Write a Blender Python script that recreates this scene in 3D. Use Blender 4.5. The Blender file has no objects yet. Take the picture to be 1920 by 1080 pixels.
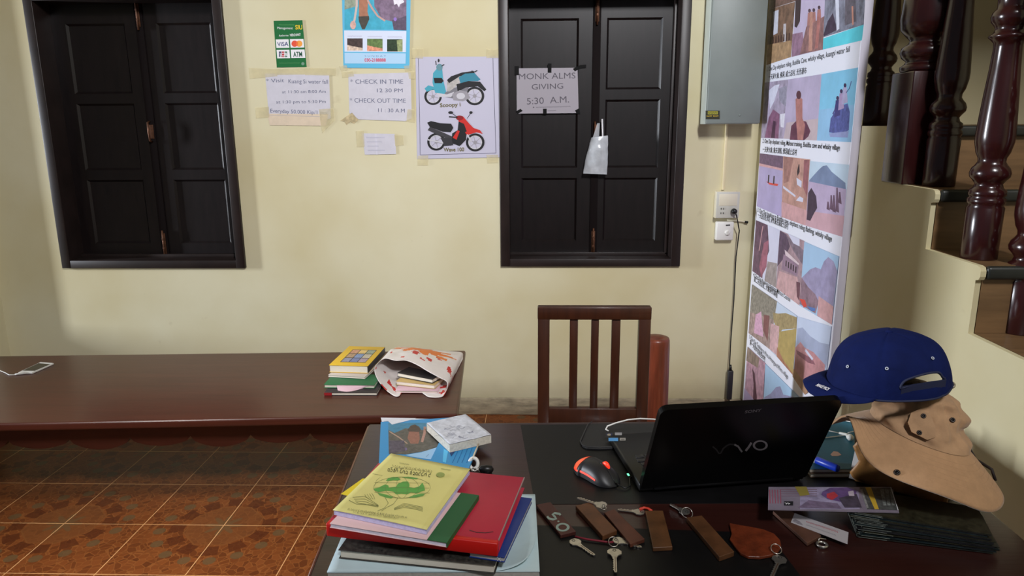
import bpy, bmesh, math, random
from mathutils import Matrix, Vector, noise
random.seed(7)
SC = bpy.context.scene
COL = SC.collection
PI = math.pi

# ------------------------------------------------------------------ camera
F_PX, PITCH, ROLL, YAW, EYE = 1335.4, 0.224455, -0.006883, 0.032393, 1.5
cp, sp, cy, sy = math.cos(PITCH), math.sin(PITCH), math.cos(YAW), math.sin(YAW)
FWD = Vector((-sy*cp, cy*cp, -sp))
_r = Vector((cy, sy, 0)); _u = _r.cross(FWD)
RGT = _r*math.cos(ROLL) + _u*math.sin(ROLL)
UPV = -_r*math.sin(ROLL) + _u*math.cos(ROLL)
CAM = Vector((0, 0, EYE))
cd = bpy.data.cameras.new('camera'); cam = bpy.data.objects.new('camera', cd); COL.objects.link(cam)
cd.sensor_width = 36; cd.lens = F_PX*36/1920; cd.clip_start = 0.05
cm = Matrix.Identity(4)
for i in range(3):
    cm[i][0] = RGT[i]; cm[i][1] = UPV[i]; cm[i][2] = -FWD[i]; cm[i][3] = CAM[i]
cam.matrix_world = cm
SC.camera = cam

# ------------------------------------------------------------------ world, lights, exposure
SC.view_settings.view_transform = 'Standard'
SC.view_settings.look = 'None'
SC.view_settings.gamma = 1.0
SC.view_settings.use_curve_mapping = False
SC.view_settings.exposure = 0.0
W = bpy.data.worlds.new('world'); SC.world = W; W.use_nodes = True
bgn = W.node_tree.nodes['Background']
bgn.inputs[0].default_value = (0.78, 0.86, 1.0, 1); bgn.inputs[1].default_value = 0.10


def area(name, loc, target, sx, sz, power, col, spread=180):
    l = bpy.data.lights.new(name, 'AREA'); l.shape = 'RECTANGLE'; l.size = sx; l.size_y = sz
    l.energy = power; l.color = col; l.spread = math.radians(spread)
    o = bpy.data.objects.new(name, l); COL.objects.link(o)
    o.location = loc
    o.rotation_euler = (Vector(target) - Vector(loc)).to_track_quat('-Z', 'Y').to_euler()
    return o


area('daylight_high_front', (1.02, -1.3, 4.2), (-0.5, 3.55, 1.7), 0.3, 0.8, 47, (0.97, 0.97, 1.0), 74)
area('daylight_side_door', (-8.0, 2.2, 1.7), (1.1, 2.4, 1.5), 0.3, 1.8, 640, (0.87, 0.92, 1.0))
area('floor_fill_high_left', (-2.4, 1.0, 2.8), (-1.25, 1.95, 0.0), 0.5, 0.5, 7, (1.0, 0.97, 0.93), 50)  # added lamp that brightens the near floor, no known opening there


# ------------------------------------------------------------------ pixel -> point on a known plane of the place


def ray(x, y):
    return FWD + RGT*((x-960)/F_PX) + UPV*((540-y)/F_PX)


def onY(x, y, Y):
    d = ray(x, y); return CAM + d*(Y/d.y)


def onZ(x, y, Z):
    d = ray(x, y); return CAM + d*((Z-EYE)/d.z)


def onX(x, y, X):
    d = ray(x, y); return CAM + d*(X/d.x)


# ------------------------------------------------------------------ materials
def lin(c):
    o = []
    for k in c[:3]:
        k = k/255
        o.append(k/12.92 if k <= 0.04045 else ((k+0.055)/1.055)**2.4)
    return o


MATS = {}


def mat(name, col, rough=0.6, var=0.0, scale=20, metal=0.0, spec=0.5, coat=0.0, emit=None, alpha=1.0,
        bump=0.0, bscale=None, stretch=(1, 1, 1), trans=0.0, sheen=0.0):
    key = name
    if key in MATS:
        return MATS[key]
    m = bpy.data.materials.new(name); m.use_nodes = True
    nt = m.node_tree; b = nt.nodes['Principled BSDF']
    l = lin(col)
    b.inputs['Base Color'].default_value = (*l, 1)
    b.inputs['Roughness'].default_value = rough
    b.inputs['Metallic'].default_value = metal
    b.inputs['Specular IOR Level'].default_value = spec
    b.inputs['Coat Weight'].default_value = coat
    b.inputs['Coat Roughness'].default_value = 0.15
    b.inputs['Alpha'].default_value = alpha
    b.inputs['Transmission Weight'].default_value = trans
    if sheen:
        b.inputs['Sheen Weight'].default_value = sheen
    if emit:
        b.inputs['Emission Color'].default_value = (*lin(emit[0]), 1)
        b.inputs['Emission Strength'].default_value = emit[1]
    if var > 0 or bump > 0:
        tc = nt.nodes.new('ShaderNodeTexCoord'); mp = nt.nodes.new('ShaderNodeMapping')
        mp.inputs['Scale'].default_value = stretch
        nt.links.new(tc.outputs['Object'], mp.inputs['Vector'])
    if var > 0:
        n = nt.nodes.new('ShaderNodeTexNoise'); n.inputs['Scale'].default_value = scale
        n.inputs['Detail'].default_value = 5; n.inputs['Roughness'].default_value = 0.6
        nt.links.new(mp.outputs['Vector'], n.inputs['Vector'])
        r = nt.nodes.new('ShaderNodeValToRGB')
        r.color_ramp.elements[0].position = 0.3; r.color_ramp.elements[1].position = 0.7
        r.color_ramp.elements[0].color = (*[max(0, c*(1-var)) for c in l], 1)
        r.color_ramp.elements[1].color = (*[min(1, c*(1+var)) for c in l], 1)
        nt.links.new(n.outputs['Fac'], r.inputs['Fac']); nt.links.new(r.outputs['Color'], b.inputs['Base Color'])
    if bump > 0:
        n2 = nt.nodes.new('ShaderNodeTexNoise'); n2.inputs['Scale'].default_value = bscale or scale
        n2.inputs['Detail'].default_value = 4
        nt.links.new(mp.outputs['Vector'], n2.inputs['Vector'])
        bp = nt.nodes.new('ShaderNodeBump'); bp.inputs['Strength'].default_value = bump
        bp.inputs['Distance'].default_value = 0.004
        nt.links.new(n2.outputs['Fac'], bp.inputs['Height']); nt.links.new(bp.outputs['Normal'], b.inputs['Normal'])
    MATS[key] = m
    return m


def paint(col, var=0.0, scale=60, rough=0.5):
    """printed ink of one colour; var gives the mottling of a photograph"""
    c = tuple(int(k) for k in col)
    return mat('ink_%d_%d_%d_%d_%d' % (*c, int(var*100), scale), c, rough, var, scale, spec=0.4)


def wood(name, col, rough=0.35, var=0.35, scale=6, stretch=(1, 8, 8), coat=0.2, spec=0.5):
    return mat(name, col, rough, var, scale, stretch=stretch, coat=coat, spec=spec, bump=0.05, bscale=30)


def wall_material():
    m = bpy.data.materials.new('cream_wall_paint'); m.use_nodes = True
    nt = m.node_tree; b = nt.nodes['Principled BSDF']; b.inputs['Roughness'].default_value = 0.7
    b.inputs['Specular IOR Level'].default_value = 0.25
    tc = nt.nodes.new('ShaderNodeTexCoord')
    n1 = nt.nodes.new('ShaderNodeTexNoise'); n1.inputs['Scale'].default_value = 1.1; n1.inputs['Detail'].default_value = 6
    nt.links.new(tc.outputs['Object'], n1.inputs['Vector'])
    r1 = nt.nodes.new('ShaderNodeValToRGB')
    r1.color_ramp.elements[0].position = 0.25; r1.color_ramp.elements[1].position = 0.6
    r1.color_ramp.elements[0].color = (*lin((196, 182, 136)), 1); r1.color_ramp.elements[1].color = (*lin((215, 208, 176)), 1)
    nt.links.new(n1.outputs['Fac'], r1.inputs['Fac'])
    # scattered dark specks and scuffs
    n2 = nt.nodes.new('ShaderNodeTexNoise'); n2.inputs['Scale'].default_value = 9; n2.inputs['Detail'].default_value = 3
    nt.links.new(tc.outputs['Object'], n2.inputs['Vector'])
    r2 = nt.nodes.new('ShaderNodeValToRGB')
    r2.color_ramp.elements[0].position = 0.7; r2.color_ramp.elements[1].position = 0.78
    r2.color_ramp.elements[0].color = (0, 0, 0, 1); r2.color_ramp.elements[1].color = (0.25, 0.25, 0.25, 1)
    nt.links.new(n2.outputs['Fac'], r2.inputs['Fac'])
    mx = nt.nodes.new('ShaderNodeMix'); mx.data_type = 'RGBA'
    nt.links.new(r2.outputs['Color'], mx.inputs[0]); nt.links.new(r1.outputs['Color'], mx.inputs[6])
    mx.inputs[7].default_value = (*lin((150, 128, 90)), 1)
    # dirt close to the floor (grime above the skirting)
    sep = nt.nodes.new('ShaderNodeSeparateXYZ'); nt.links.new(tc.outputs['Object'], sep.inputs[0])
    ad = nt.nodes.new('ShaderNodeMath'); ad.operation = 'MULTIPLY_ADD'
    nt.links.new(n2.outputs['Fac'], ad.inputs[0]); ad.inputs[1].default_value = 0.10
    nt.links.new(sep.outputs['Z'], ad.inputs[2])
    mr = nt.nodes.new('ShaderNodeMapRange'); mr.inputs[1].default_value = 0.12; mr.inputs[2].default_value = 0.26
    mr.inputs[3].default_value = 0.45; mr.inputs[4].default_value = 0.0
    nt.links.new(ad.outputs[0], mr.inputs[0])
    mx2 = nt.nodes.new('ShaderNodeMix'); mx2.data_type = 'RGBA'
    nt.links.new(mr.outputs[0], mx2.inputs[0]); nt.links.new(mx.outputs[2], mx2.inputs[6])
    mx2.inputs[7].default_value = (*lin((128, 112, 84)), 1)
    nt.links.new(mx2.outputs[2], b.inputs['Base Color'])
    bp = nt.nodes.new('ShaderNodeBump'); bp.inputs['Strength'].default_value = 0.12; bp.inputs['Distance'].default_value = 0.01
    nt.links.new(n1.outputs['Fac'], bp.inputs['Height']); nt.links.new(bp.outputs['Normal'], b.inputs['Normal'])
    return m


TILE, TX, TY = 0.315, -1.83, 2.445


def tile_material():
    """glazed orange-brown floor tiles whose print forms rosettes over two by two tiles"""
    m = bpy.data.materials.new('rosette_floor_tile'); m.use_nodes = True
    nt = m.node_tree; b = nt.nodes['Principled BSDF']; b.inputs['Roughness'].default_value = 0.4; b.inputs['Specular IOR Level'].default_value = 0.3
    L = nt.links.new

    def M(op, a, bb=None, c=None):
        n = nt.nodes.new('ShaderNodeMath'); n.operation = op
        for i, v in enumerate((a, bb, c)):
            if v is None:
                continue
            if isinstance(v, (int, float)):
                n.inputs[i].default_value = v
            else:
                L(v, n.inputs[i])
        return n.outputs[0]

    def mix(f, a, bb):
        n = nt.nodes.new('ShaderNodeMix'); n.data_type = 'RGBA'
        L(f, n.inputs[0])
        for i, v in ((6, a), (7, bb)):
            if isinstance(v, tuple):
                n.inputs[i].default_value = (*lin(v), 1)
            else:
                L(v, n.inputs[i])
        return n.outputs[2]

    def band(x, lo, hi):
        return M('MULTIPLY', M('GREATER_THAN', x, lo), M('LESS_THAN', x, hi))
    tc = nt.nodes.new('ShaderNodeTexCoord'); sep = nt.nodes.new('ShaderNodeSeparateXYZ')
    L(tc.outputs['Object'], sep.inputs[0])
    X = M('SUBTRACT', sep.outputs['X'], TX); Y = M('SUBTRACT', sep.outputs['Y'], TY)
    # rosette-local coordinates, period two tiles, centre on a tile corner
    u = M('SUBTRACT', M('FLOORED_MODULO', M('ADD', X, TILE), 2*TILE), TILE)
    v = M('SUBTRACT', M('FLOORED_MODULO', M('ADD', Y, TILE), 2*TILE), TILE)
    rad = M('SQRT', M('ADD', M('MULTIPLY', u, u), M('MULTIPLY', v, v)))
    ang = M('ARCTAN2', v, u)
    # crazed stone base
    vo = nt.nodes.new('ShaderNodeTexVoronoi'); vo.inputs['Scale'].default_value = 38
    L(tc.outputs['Object'], vo.inputs['Vector'])
    ve = nt.nodes.new('ShaderNodeTexVoronoi'); ve.feature = 'DISTANCE_TO_EDGE'; ve.inputs['Scale'].default_value = 38
    L(tc.outputs['Object'], ve.inputs['Vector'])
    sr = nt.nodes.new('ShaderNodeSeparateColor'); L(vo.outputs['Color'], sr.inputs[0])
    ramp = nt.nodes.new('ShaderNodeValToRGB')
    e = ramp.color_ramp.elements
    e[0].color = (*lin((100, 52, 24)), 1); e[1].color = (*lin((130, 72, 34)), 1)
    x1 = e.new(0.5); x1.color = (*lin((116, 62, 28)), 1)
    L(sr.outputs[0], ramp.inputs['Fac'])
    c = ramp.outputs['Color']
    c = mix(M('LESS_THAN', ve.outputs['Distance'], 0.04), c, (140, 84, 42))
    # dark petal ring, light octagon, grey star, grey dots
    pet = M('MULTIPLY', band(rad, 0.145, 0.20), M('GREATER_THAN', M('SINE', M('MULTIPLY', ang, 12)), -0.35))
    c = mix(M('MULTIPLY', pet, 0.75), c, (84, 40, 20))
    octo = M('MULTIPLY', rad, M('COSINE', M('SUBTRACT', M('FLOORED_MODULO', M('ADD', ang, PI/8), PI/4), PI/8)))
    c = mix(M('MULTIPLY', M('LESS_THAN', octo, 0.135), 0.6), c, (120, 72, 38))
    c = mix(band(octo, 0.130, 0.135), c, (128, 78, 40))
    star = M('LESS_THAN', rad, M('MULTIPLY_ADD', M('COSINE', M('MULTIPLY', ang, 8)), 0.022, 0.052))
    c = mix(M('MULTIPLY', star, 0.8), c, (108, 80, 50))
    seg = M('SUBTRACT', M('FLOORED_MODULO', ang, PI/8), PI/16)
    du = M('MULTIPLY', seg, rad); dv = M('SUBTRACT', rad, 0.235)
    dot = M('LESS_THAN', M('ADD', M('MULTIPLY', du, du), M('MULTIPLY', dv, dv)), 0.0005)
    c = mix(M('MULTIPLY', dot, 0.85), c, (102, 80, 52))
    ring = band(octo, 0.265, 0.27)
    c = mix(ring, c, (122, 70, 34))
    # grout
    gx = M('ABSOLUTE', M('SUBTRACT', M('FLOORED_MODULO', M('ADD', X, TILE/2), TILE), TILE/2))
    gy = M('ABSOLUTE', M('SUBTRACT', M('FLOORED_MODULO', M('ADD', Y, TILE/2), TILE), TILE/2))
    g = M('LESS_THAN', M('MINIMUM', gx, gy), 0.0018)
    c = mix(g, c, (214, 164, 112))
    L(c, b.inputs['Base Color'])
    return m


M_WALL = wall_material()
M_TILE = tile_material()
M_CEIL = mat('dim_wooden_ceiling', (120, 104, 84), 0.8)
M_BASE = mat('worn_grey_skirting', (150, 138, 112), 0.7, 0.35, 14, stretch=(1, 1, 4))
M_SHUT = mat('dark_brown_shutter_paint', (21, 15, 15), 0.36, 0.3, 7, stretch=(6, 1, 1), spec=0.4)
M_FRAME = mat('dark_brown_frame_paint', (34, 25, 23), 0.42, 0.3, 9, spec=0.45)
M_RUST = mat('rusty_bolt_metal', (96, 62, 42), 0.5, 0.4, 60, metal=0.6)
M_BENCH = wood('bench_varnished_wood', (74, 36, 26), 0.32, 0.22, 4, (0.6, 7, 7), 0.1, 0.35)
M_DESK = wood('desk_varnished_wood', (46, 20, 16), 0.3, 0.25, 4, (0.6, 7, 7), 0.2)
M_DESKEDGE = wood('desk_edge_wood', (110, 62, 40), 0.35, 0.3, 5, (0.6, 7, 7), 0.2)
M_LEATHER = mat('black_desk_inlay', (13, 12, 13), 0.45, 0.25, 24, spec=0.3)
M_CHAIR = wood('chair_brown_wood', (66, 32, 16), 0.4, 0.3, 5, (8, 8, 0.8), 0.3)
M_POST = wood('reddish_post_wood', (112, 52, 32), 0.38, 0.4, 7, (5, 5, 0.7), 0.2)
M_MAHOG = wood('dark_mahogany_baluster', (44, 14, 14), 0.24, 0.3, 5, (6, 6, 0.7), 0.25)
M_STEP = wood('brown_stair_wood', (116, 88, 58), 0.45, 0.3, 4, (0.7, 6, 6), 0.1)
M_NOSE = mat('dark_green_nosing', (34, 36, 32), 0.4, 0.2, 20)
M_BLACK = mat('black_plastic', (14, 14, 15), 0.4, spec=0.4)
M_GLOSSBLK = mat('gloss_black_lid', (4, 4, 5), 0.3, spec=0.25)
M_KEYBLK = mat('keyboard_black', (26, 26, 28), 0.4)
M_WHITE = mat('white_plastic', (226, 224, 218), 0.4)
M_PAPER = mat('white_paper', (200, 197, 206), 0.7, 0.04, 30)
M_PAGES = mat('page_edges', (220, 212, 196), 0.8, 0.12, 120, stretch=(1, 1, 40))
M_STEEL = mat('key_steel', (190, 184, 176), 0.3, 0.15, 80, metal=0.9)
M_TAPE = mat('clear_yellowed_tape', (224, 212, 170), 0.3, 0.1, 30, alpha=0.45)
M_BTAPE = mat('black_tape', (9, 9, 9), 0.7, spec=0.2)


# ------------------------------------------------------------------ mesh builder
def frame(o, xa, ya=None, za=None):
    """matrix with origin o and axes; missing axes are completed right-handed"""
    xa = Vector(xa).normalized()
    if ya is None:
        za = Vector(za).normalized(); ya = za.cross(xa).normalized(); xa = ya.cross(za)
    else:
        ya = Vector(ya); za = xa.cross(ya).normalized(); ya = za.cross(xa)
    m = Matrix.Identity(4)
    for i in range(3):
        m[i][0] = xa[i]; m[i][1] = ya[i]; m[i][2] = za[i]; m[i][3] = o[i]
    return m


class MB:
    def __init__(s):
        s.v = []; s.f = []; s.m = []; s.sm = []; s.mats = []

    def mi(s, m):
        if m not in s.mats:
            s.mats.append(m)
        return s.mats.index(m)

    def add(s, vs, fs, m, smooth=False, M=None):
        b = len(s.v); k = s.mi(m)
        for p in vs:
            p = Vector(p)
            s.v.append(M @ p if M else p)
        for f in fs:
            s.f.append([b+i for i in f]); s.m.append(k); s.sm.append(smooth)
        return s

    def box(s, lo, hi, m, M=None, bev=0.0, seg=2):
        lo = Vector(lo); hi = Vector(hi)
        bm = bmesh.new(); bmesh.ops.create_cube(bm, size=1.0)
        for vv in bm.verts:
            vv.co = Vector([lo[i] + (vv.co[i]+0.5)*(hi[i]-lo[i]) for i in range(3)])
        if bev > 0:
            bmesh.ops.bevel(bm, geom=bm.edges[:], offset=bev, segments=seg, affect='EDGES', profile=0.5)
        bm.verts.index_update()
        s.add([v.co.copy() for v in bm.verts], [[v.index for v in f.verts] for f in bm.faces], m, bev > 0, M)
        bm.free(); return s

    def prism(s, pts, z0, z1, m, M=None, side=None, bev=0.0):
        n = len(pts)
        a = sum(pts[i][0]*pts[(i+1) % n][1]-pts[(i+1) % n][0]*pts[i][1] for i in range(n))
        if a < 0:
            pts = pts[::-1]
        lo = [(p[0], p[1], z0) for p in pts]; hi = [(p[0], p[1], z1) for p in pts]
        s.add(hi, [list(range(n))], m, False, M)
        s.add(lo, [list(range(n))[::-1]], m, False, M)
        s.add(lo+hi, [[i, (i+1) % n, n+(i+1) % n, n+i] for i in range(n)], side or m, False, M)
        return s

    def tube(s, path, r, m, n=8, closed=False, M=None):
        P = [Vector(p) for p in path]; N = len(P); vs = []; fs = []
        rr = r if isinstance(r, (list, tuple)) else [r]*N
        prev = None
        for i, p in enumerate(P):
            if closed:
                t = (P[(i+1) % N]-P[i-1])
            else:
                t = P[min(i+1, N-1)]-P[max(i-1, 0)]
            t.normalize()
            if prev is None:
                a = Vector((0, 0, 1)) if abs(t.z) < 0.9 else Vector((1, 0, 0))
                x = t.cross(a).normalized()
            else:
                x = (prev - t*prev.dot(t)).normalized()
            prev = x; y = t.cross(x)
            for k in range(n):
                an = 2*PI*k/n
                vs.append(p + (x*math.cos(an)+y*math.sin(an))*rr[i])
        for i in range(N if closed else N-1):
            j = (i+1) % N
            for k in range(n):
                fs.append([i*n+k, i*n+(k+1) % n, j*n+(k+1) % n, j*n+k])
        if not closed:
            fs.append(list(range(n))[::-1]); fs.append([(N-1)*n+k for k in range(n)])
        return s.add(vs, fs, m, True, M)

    def lathe(s, prof, m, M=None, n=28, smooth=True):
        vs = []; fs = []
        for r, z in prof:
            for k in range(n):
                a = 2*PI*k/n; vs.append((r*math.cos(a), r*math.sin(a), z))
        for i in range(len(prof)-1):
            for k in range(n):
                fs.append([i*n+k, i*n+(k+1) % n, (i+1)*n+(k+1) % n, (i+1)*n+k])
        fs.append(list(range(n))[::-1]); fs.append([(len(prof)-1)*n+k for k in range(n)])
        return s.add(vs, fs, m, smooth, M)

    def grid(s, fn, nu, nv, m, smooth=True, closed=False, M=None, pick=None):
        b = len(s.v); ku = nu if closed else nu+1
        for j in range(nv+1):
            for i in range(ku):
                p = Vector(fn(i/nu, j/nv)); s.v.append(M @ p if M else p)
        for j in range(nv):
            for i in range(nu):
                i2 = (i+1) % nu if closed else i+1
                mm = (pick((i+0.5)/nu, (j+0.5)/nv) if pick else None) or m
                if mm == 'skip':
                    continue
                s.f.append([b+j*ku+i, b+j*ku+i2, b+(j+1)*ku+i2, b+(j+1)*ku+i]); s.m.append(s.mi(mm)); s.sm.append(smooth)
        return s

    def build(s, name, parent=None, world=True):
        me = bpy.data.meshes.new(name)
        vs = s.v
        if parent is not None and world:
            inv = parent.matrix_basis.inverted()
            pp = parent.parent
            while pp is not None:
                inv = inv @ pp.matrix_basis.inverted(); pp = pp.parent
            vs = [inv @ p for p in s.v]
        me.from_pydata([tuple(p) for p in vs], [], s.f)
        for m in s.mats:
            me.materials.append(m)
        me.polygons.foreach_set('material_index', s.m)
        me.polygons.foreach_set('use_smooth', s.sm)
        me.validate(); me.update()
        o = bpy.data.objects.new(name, me); COL.objects.link(o)
        if parent is not None:
            o.parent = parent
        return o


def tag(o, label=None, cat=None, group=None, kind=None):
    if label:
        o['label'] = label
    if cat:
        o['category'] = cat
    if group:
        o['group'] = group
    if kind:
        o['kind'] = kind
    return o


def thing(name, loc, label=None, cat=None, group=None, kind=None, rz=0.0):
    o = bpy.data.objects.new(name, None); COL.objects.link(o)
    o.empty_display_size = 0.05
    o.location = loc; o.rotation_euler = (0, 0, rz)
    o.matrix_basis = Matrix.Translation(Vector(loc)) @ Matrix.Rotation(rz, 4, 'Z')
    return tag(o, label, cat, group, kind)


def structure(o, label=None):
    return tag(o, label, None, None, 'structure')


_fontcurve = bpy.data.curves.new('lettering_source', 'FONT')
_fontobj = bpy.data.objects.new('lettering_source', _fontcurve); COL.objects.link(_fontobj)


def text_mesh(s, bold=0.0):
    _fontcurve.body = s; _fontcurve.size = 1; _fontcurve.offset = bold; _fontcurve.resolution_u = 3
    dg = bpy.context.evaluated_depsgraph_get()
    dg.update()
    me = bpy.data.meshes.new_from_object(_fontobj.evaluated_get(dg))
    vs = [v.co.copy() for v in me.vertices]; fs = [list(p.vertices) for p in me.polygons]
    bpy.data.meshes.remove(me)
    return vs, fs


class Art(MB):
    """print on a flat sheet: shapes are given as photo pixels and land on the sheet's own plane"""

    def __init__(s, o, n, x_hint, step=0.00002):
        MB.__init__(s)
        s.o = Vector(o); s.n = Vector(n).normalized()
        xa = Vector(x_hint); xa = (xa - s.n*xa.dot(s.n)).normalized()
        s.fr = frame(s.o, xa, s.n.cross(xa)); s.inv = s.fr.inverted(); s.h = 0.0; s.step = step

    def P(s, x, y):
        d = ray(x, y); t = (s.o-CAM).dot(s.n)/d.dot(s.n)
        q = s.inv @ (CAM + d*t); return (q.x, q.y)

    def up(s):
        s.h += s.step; return s.h

    def sheet(s, px, t, m):
        q = [s.P(*p) for p in px]
        s.prism(q, -t, 0, m, s.fr); return s

    def poly(s, px, m, local=False):
        q = px if local else [s.P(*p) for p in px]
        n = len(q)
        a = sum(q[i][0]*q[(i+1) % n][1]-q[(i+1) % n][0]*q[i][1] for i in range(n))
        if a < 0:
            q = q[::-1]
        h = s.up(); s.add([(p[0], p[1], h) for p in q], [list(range(n))], m, False, s.fr); return s

    def quad(s, x0, y0, x1, y1, m):
        return s.poly([(x0, y0), (x1, y0), (x1, y1), (x0, y1)], m)

    def ell(s, x, y, rx, ry, m, n=20, rot=0):
        c, si = math.cos(rot), math.sin(rot); pts = []
        for k in range(n):
            a = 2*PI*k/n; ex, ey = rx*math.cos(a), ry*math.sin(a)
            pts.append((x+ex*c-ey*si, y+ex*si+ey*c))
        return s.poly(pts, m)

    def ring(s, x, y, r, w, m, n=28, ry=None):
        ry = ry or r; h = s.up(); vs = []; fs = []
        for k in range(n):
            a = 2*PI*k/n
            for f in (1, 1-w/r):
                q = s.P(x+r*f*math.cos(a), y+ry*f*math.sin(a)); vs.append((q[0], q[1], h))
        for k in range(n):
            j = (k+1) % n; fs.append([2*k, 2*k+1, 2*j+1, 2*j])
        s.add(vs, fs, m, False, s.fr); return s

    def line(s, px, w, m):
        """stroke of pixel width w"""
        q = [Vector(p) for p in px]; h = s.up(); vs = []; fs = []
        for i, p in enumerate(q):
            t = q[min(i+1, len(q)-1)]-q[max(i-1, 0)]
            t = Vector((t[0], t[1])).normalized(); nn = Vector((-t.y, t.x))*w/2
            for sg in (1, -1):
                a = s.P(p[0]+sg*nn.x, p[1]+sg*nn.y); vs.append((a[0], a[1], h))
        for i in range(len(q)-1):
            fs.append([2*i, 2*i+2, 2*i+3, 2*i+1])
        s.add(vs, fs, m, False, s.fr); return s

    def scrawl(s, p0, p1, hpx, m):
        """print too small to read: a row of tiny uneven strokes"""
        rnd = random.Random(int(p0[0]*31+p0[1]*17)); L_ = math.hypot(p1[0]-p0[0], p1[1]-p0[1]); pts = []; q = 0.0
        while q < L_:
            f = q/L_; w = rnd.uniform(0.5, 1.0)
            pts.append((p0[0]+(p1[0]-p0[0])*f, p0[1]+(p1[1]-p0[1])*f + hpx*w*0.5*(1 if len(pts) % 2 else -1))); q += hpx*rnd.uniform(0.35, 0.6)
        if len(pts) > 1:
            s.line(pts, hpx*0.3, m)
        return s

    def loops(s, p0, p1, hpx, m):
        """rounded foreign script, too blurred to read: small bowls with tails and marks above"""
        rnd = random.Random(int(p0[0]*13+p0[1]*7)); ex_, ey_ = p1[0]-p0[0], p1[1]-p0[1]; L_ = math.hypot(ex_, ey_); q = 0.0; w = hpx*0.16
        while q < L_-hpx*0.5:
            x, y = p0[0]+ex_*q/L_, p0[1]+ey_*q/L_; r = hpx*0.30; a0 = rnd.choice((0.3, 1.2, 2.6, 4.2)); k = rnd.random()
            pts = [(x+r*math.cos(a0+j*0.55), y+r*1.25*math.sin(a0+j*0.55)) for j in range(9)]
            if k < 0.35:
                pts.append((x+r*1.1, y-hpx*0.75))
            elif k < 0.55:
                pts.append((x+r*1.1, y+hpx*0.55))
            s.line(pts, w, m)
            if k > 0.7:
                s.line([(x-r*.6, y-hpx*0.62), (x, y-hpx*0.8), (x+r*.7, y-hpx*0.6)], w, m)
            q += hpx*rnd.choice((0.72, 0.78, 0.85, 0.8, 1.25))
        return s

    def text(s, body, p0, p1, hpx, m, bold=0.0):
        """one line of lettering, its baseline running from pixel p0 to p1, capitals hpx tall"""
        vs, fs = text_mesh(body, bold)
        if not vs:
            return s
        x0 = min(v.x for v in vs); x1 = max(v.x for v in vs)
        cap = 0.69
        a = Vector(s.P(*p0)); b = Vector(s.P(*p1)); e = b-a; wd = e.length; e.normalize(); nn = Vector((-e.y, e.x))
        a2 = Vector(s.P(p0[0], p0[1]-hpx)); hh = abs((a2-a).dot(nn))
        h = s.up(); out = []
        for v in vs:
            q = a + e*((v.x-x0)/(x1-x0)*wd) + nn*(v.y/cap*hh); out.append((q.x, q.y, h))
        s.add(out, fs, m, False, s.fr); return s


INK = mat('black_ink', (26, 24, 28), 0.6)
BLUEINK = mat('blue_grey_marker', (88, 92, 118), 0.6)

# ================================================================== THE SETTING
WALLY = 3.55
XL, XR = -2.80, 2.40          # left and right room walls
CEIL = 4.6
SX = 1.11                     # outer face of the stair's side wall


def wp(x, y, Y=WALLY):
    return onY(x, y, Y)


# window openings in the back wall (outer edge of the frames)
wins = []
for (xl, yl, xr, yr) in (((121, 502.5), (45, 0), (460, 501), (419, 0)), ((938, 498.5), (936, 0), (1273, 499), (1297.5, 0))):
    a, b, c, d = (wp(*q) for q in (xl, yl, xr, yr))
    wins.append(((a.x+b.x)/2, (c.x+d.x)/2, (a.z+c.z)/2, 2.14))

mb = MB()
xs = [XL-0.2, wins[0][0], wins[0][1], wins[1][0], wins[1][1], XR+0.2]
for i in range(5):
    if i in (1, 3):
        w = wins[i//2]
        mb.box((xs[i], WALLY, -0.02), (xs[i+1], WALLY+0.2, w[2]), M_WALL)
        mb.box((xs[i], WALLY, w[3]), (xs[i+1], WALLY+0.2, CEIL), M_WALL)
    else:
        mb.box((xs[i], WALLY, -0.02), (xs[i+1], WALLY+0.2, CEIL), M_WALL)
structure(mb.build('wall_back'))

mb = MB()
mb.box((XL-0.2, 3.47, -0.02), (XL, WALLY, CEIL), M_WALL)
mb.box((XL-0.2, 2.37, -0.02), (XL, 3.47, 0.52), M_WALL)      # unseen low wall added to block low light from the left
structure(mb.build('wall_left'))
mb = MB(); mb.box((XL-0.2, 2.06, -0.02), (XL, 2.37, CEIL), M_WALL)  # unseen pillar added to throw a shaded band on the stair wall
structure(mb.build('shade_pillar'))
mb = MB(); mb.box((XR, -3.0, -0.02), (XR+0.2, WALLY, CEIL), M_WALL)
structure(mb.build('wall_right'))
mb = MB(); mb.box((XL-0.2, -3.0, -0.06), (XR+0.2, WALLY+0.2, 0), M_TILE)
structure(mb.build('floor'))
mb = MB(); mb.box((XL-0.2, -3.0, CEIL), (XR+0.2, WALLY+0.2, CEIL+0.1), M_CEIL)
structure(mb.build('ceiling'))
# worn low skirting under the windows
mb = MB()
mb.box((XL, WALLY-0.012, 0.0), (SX, WALLY, 0.095), M_BASE, bev=0.004)
structure(mb.build('baseboard_back'))


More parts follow.
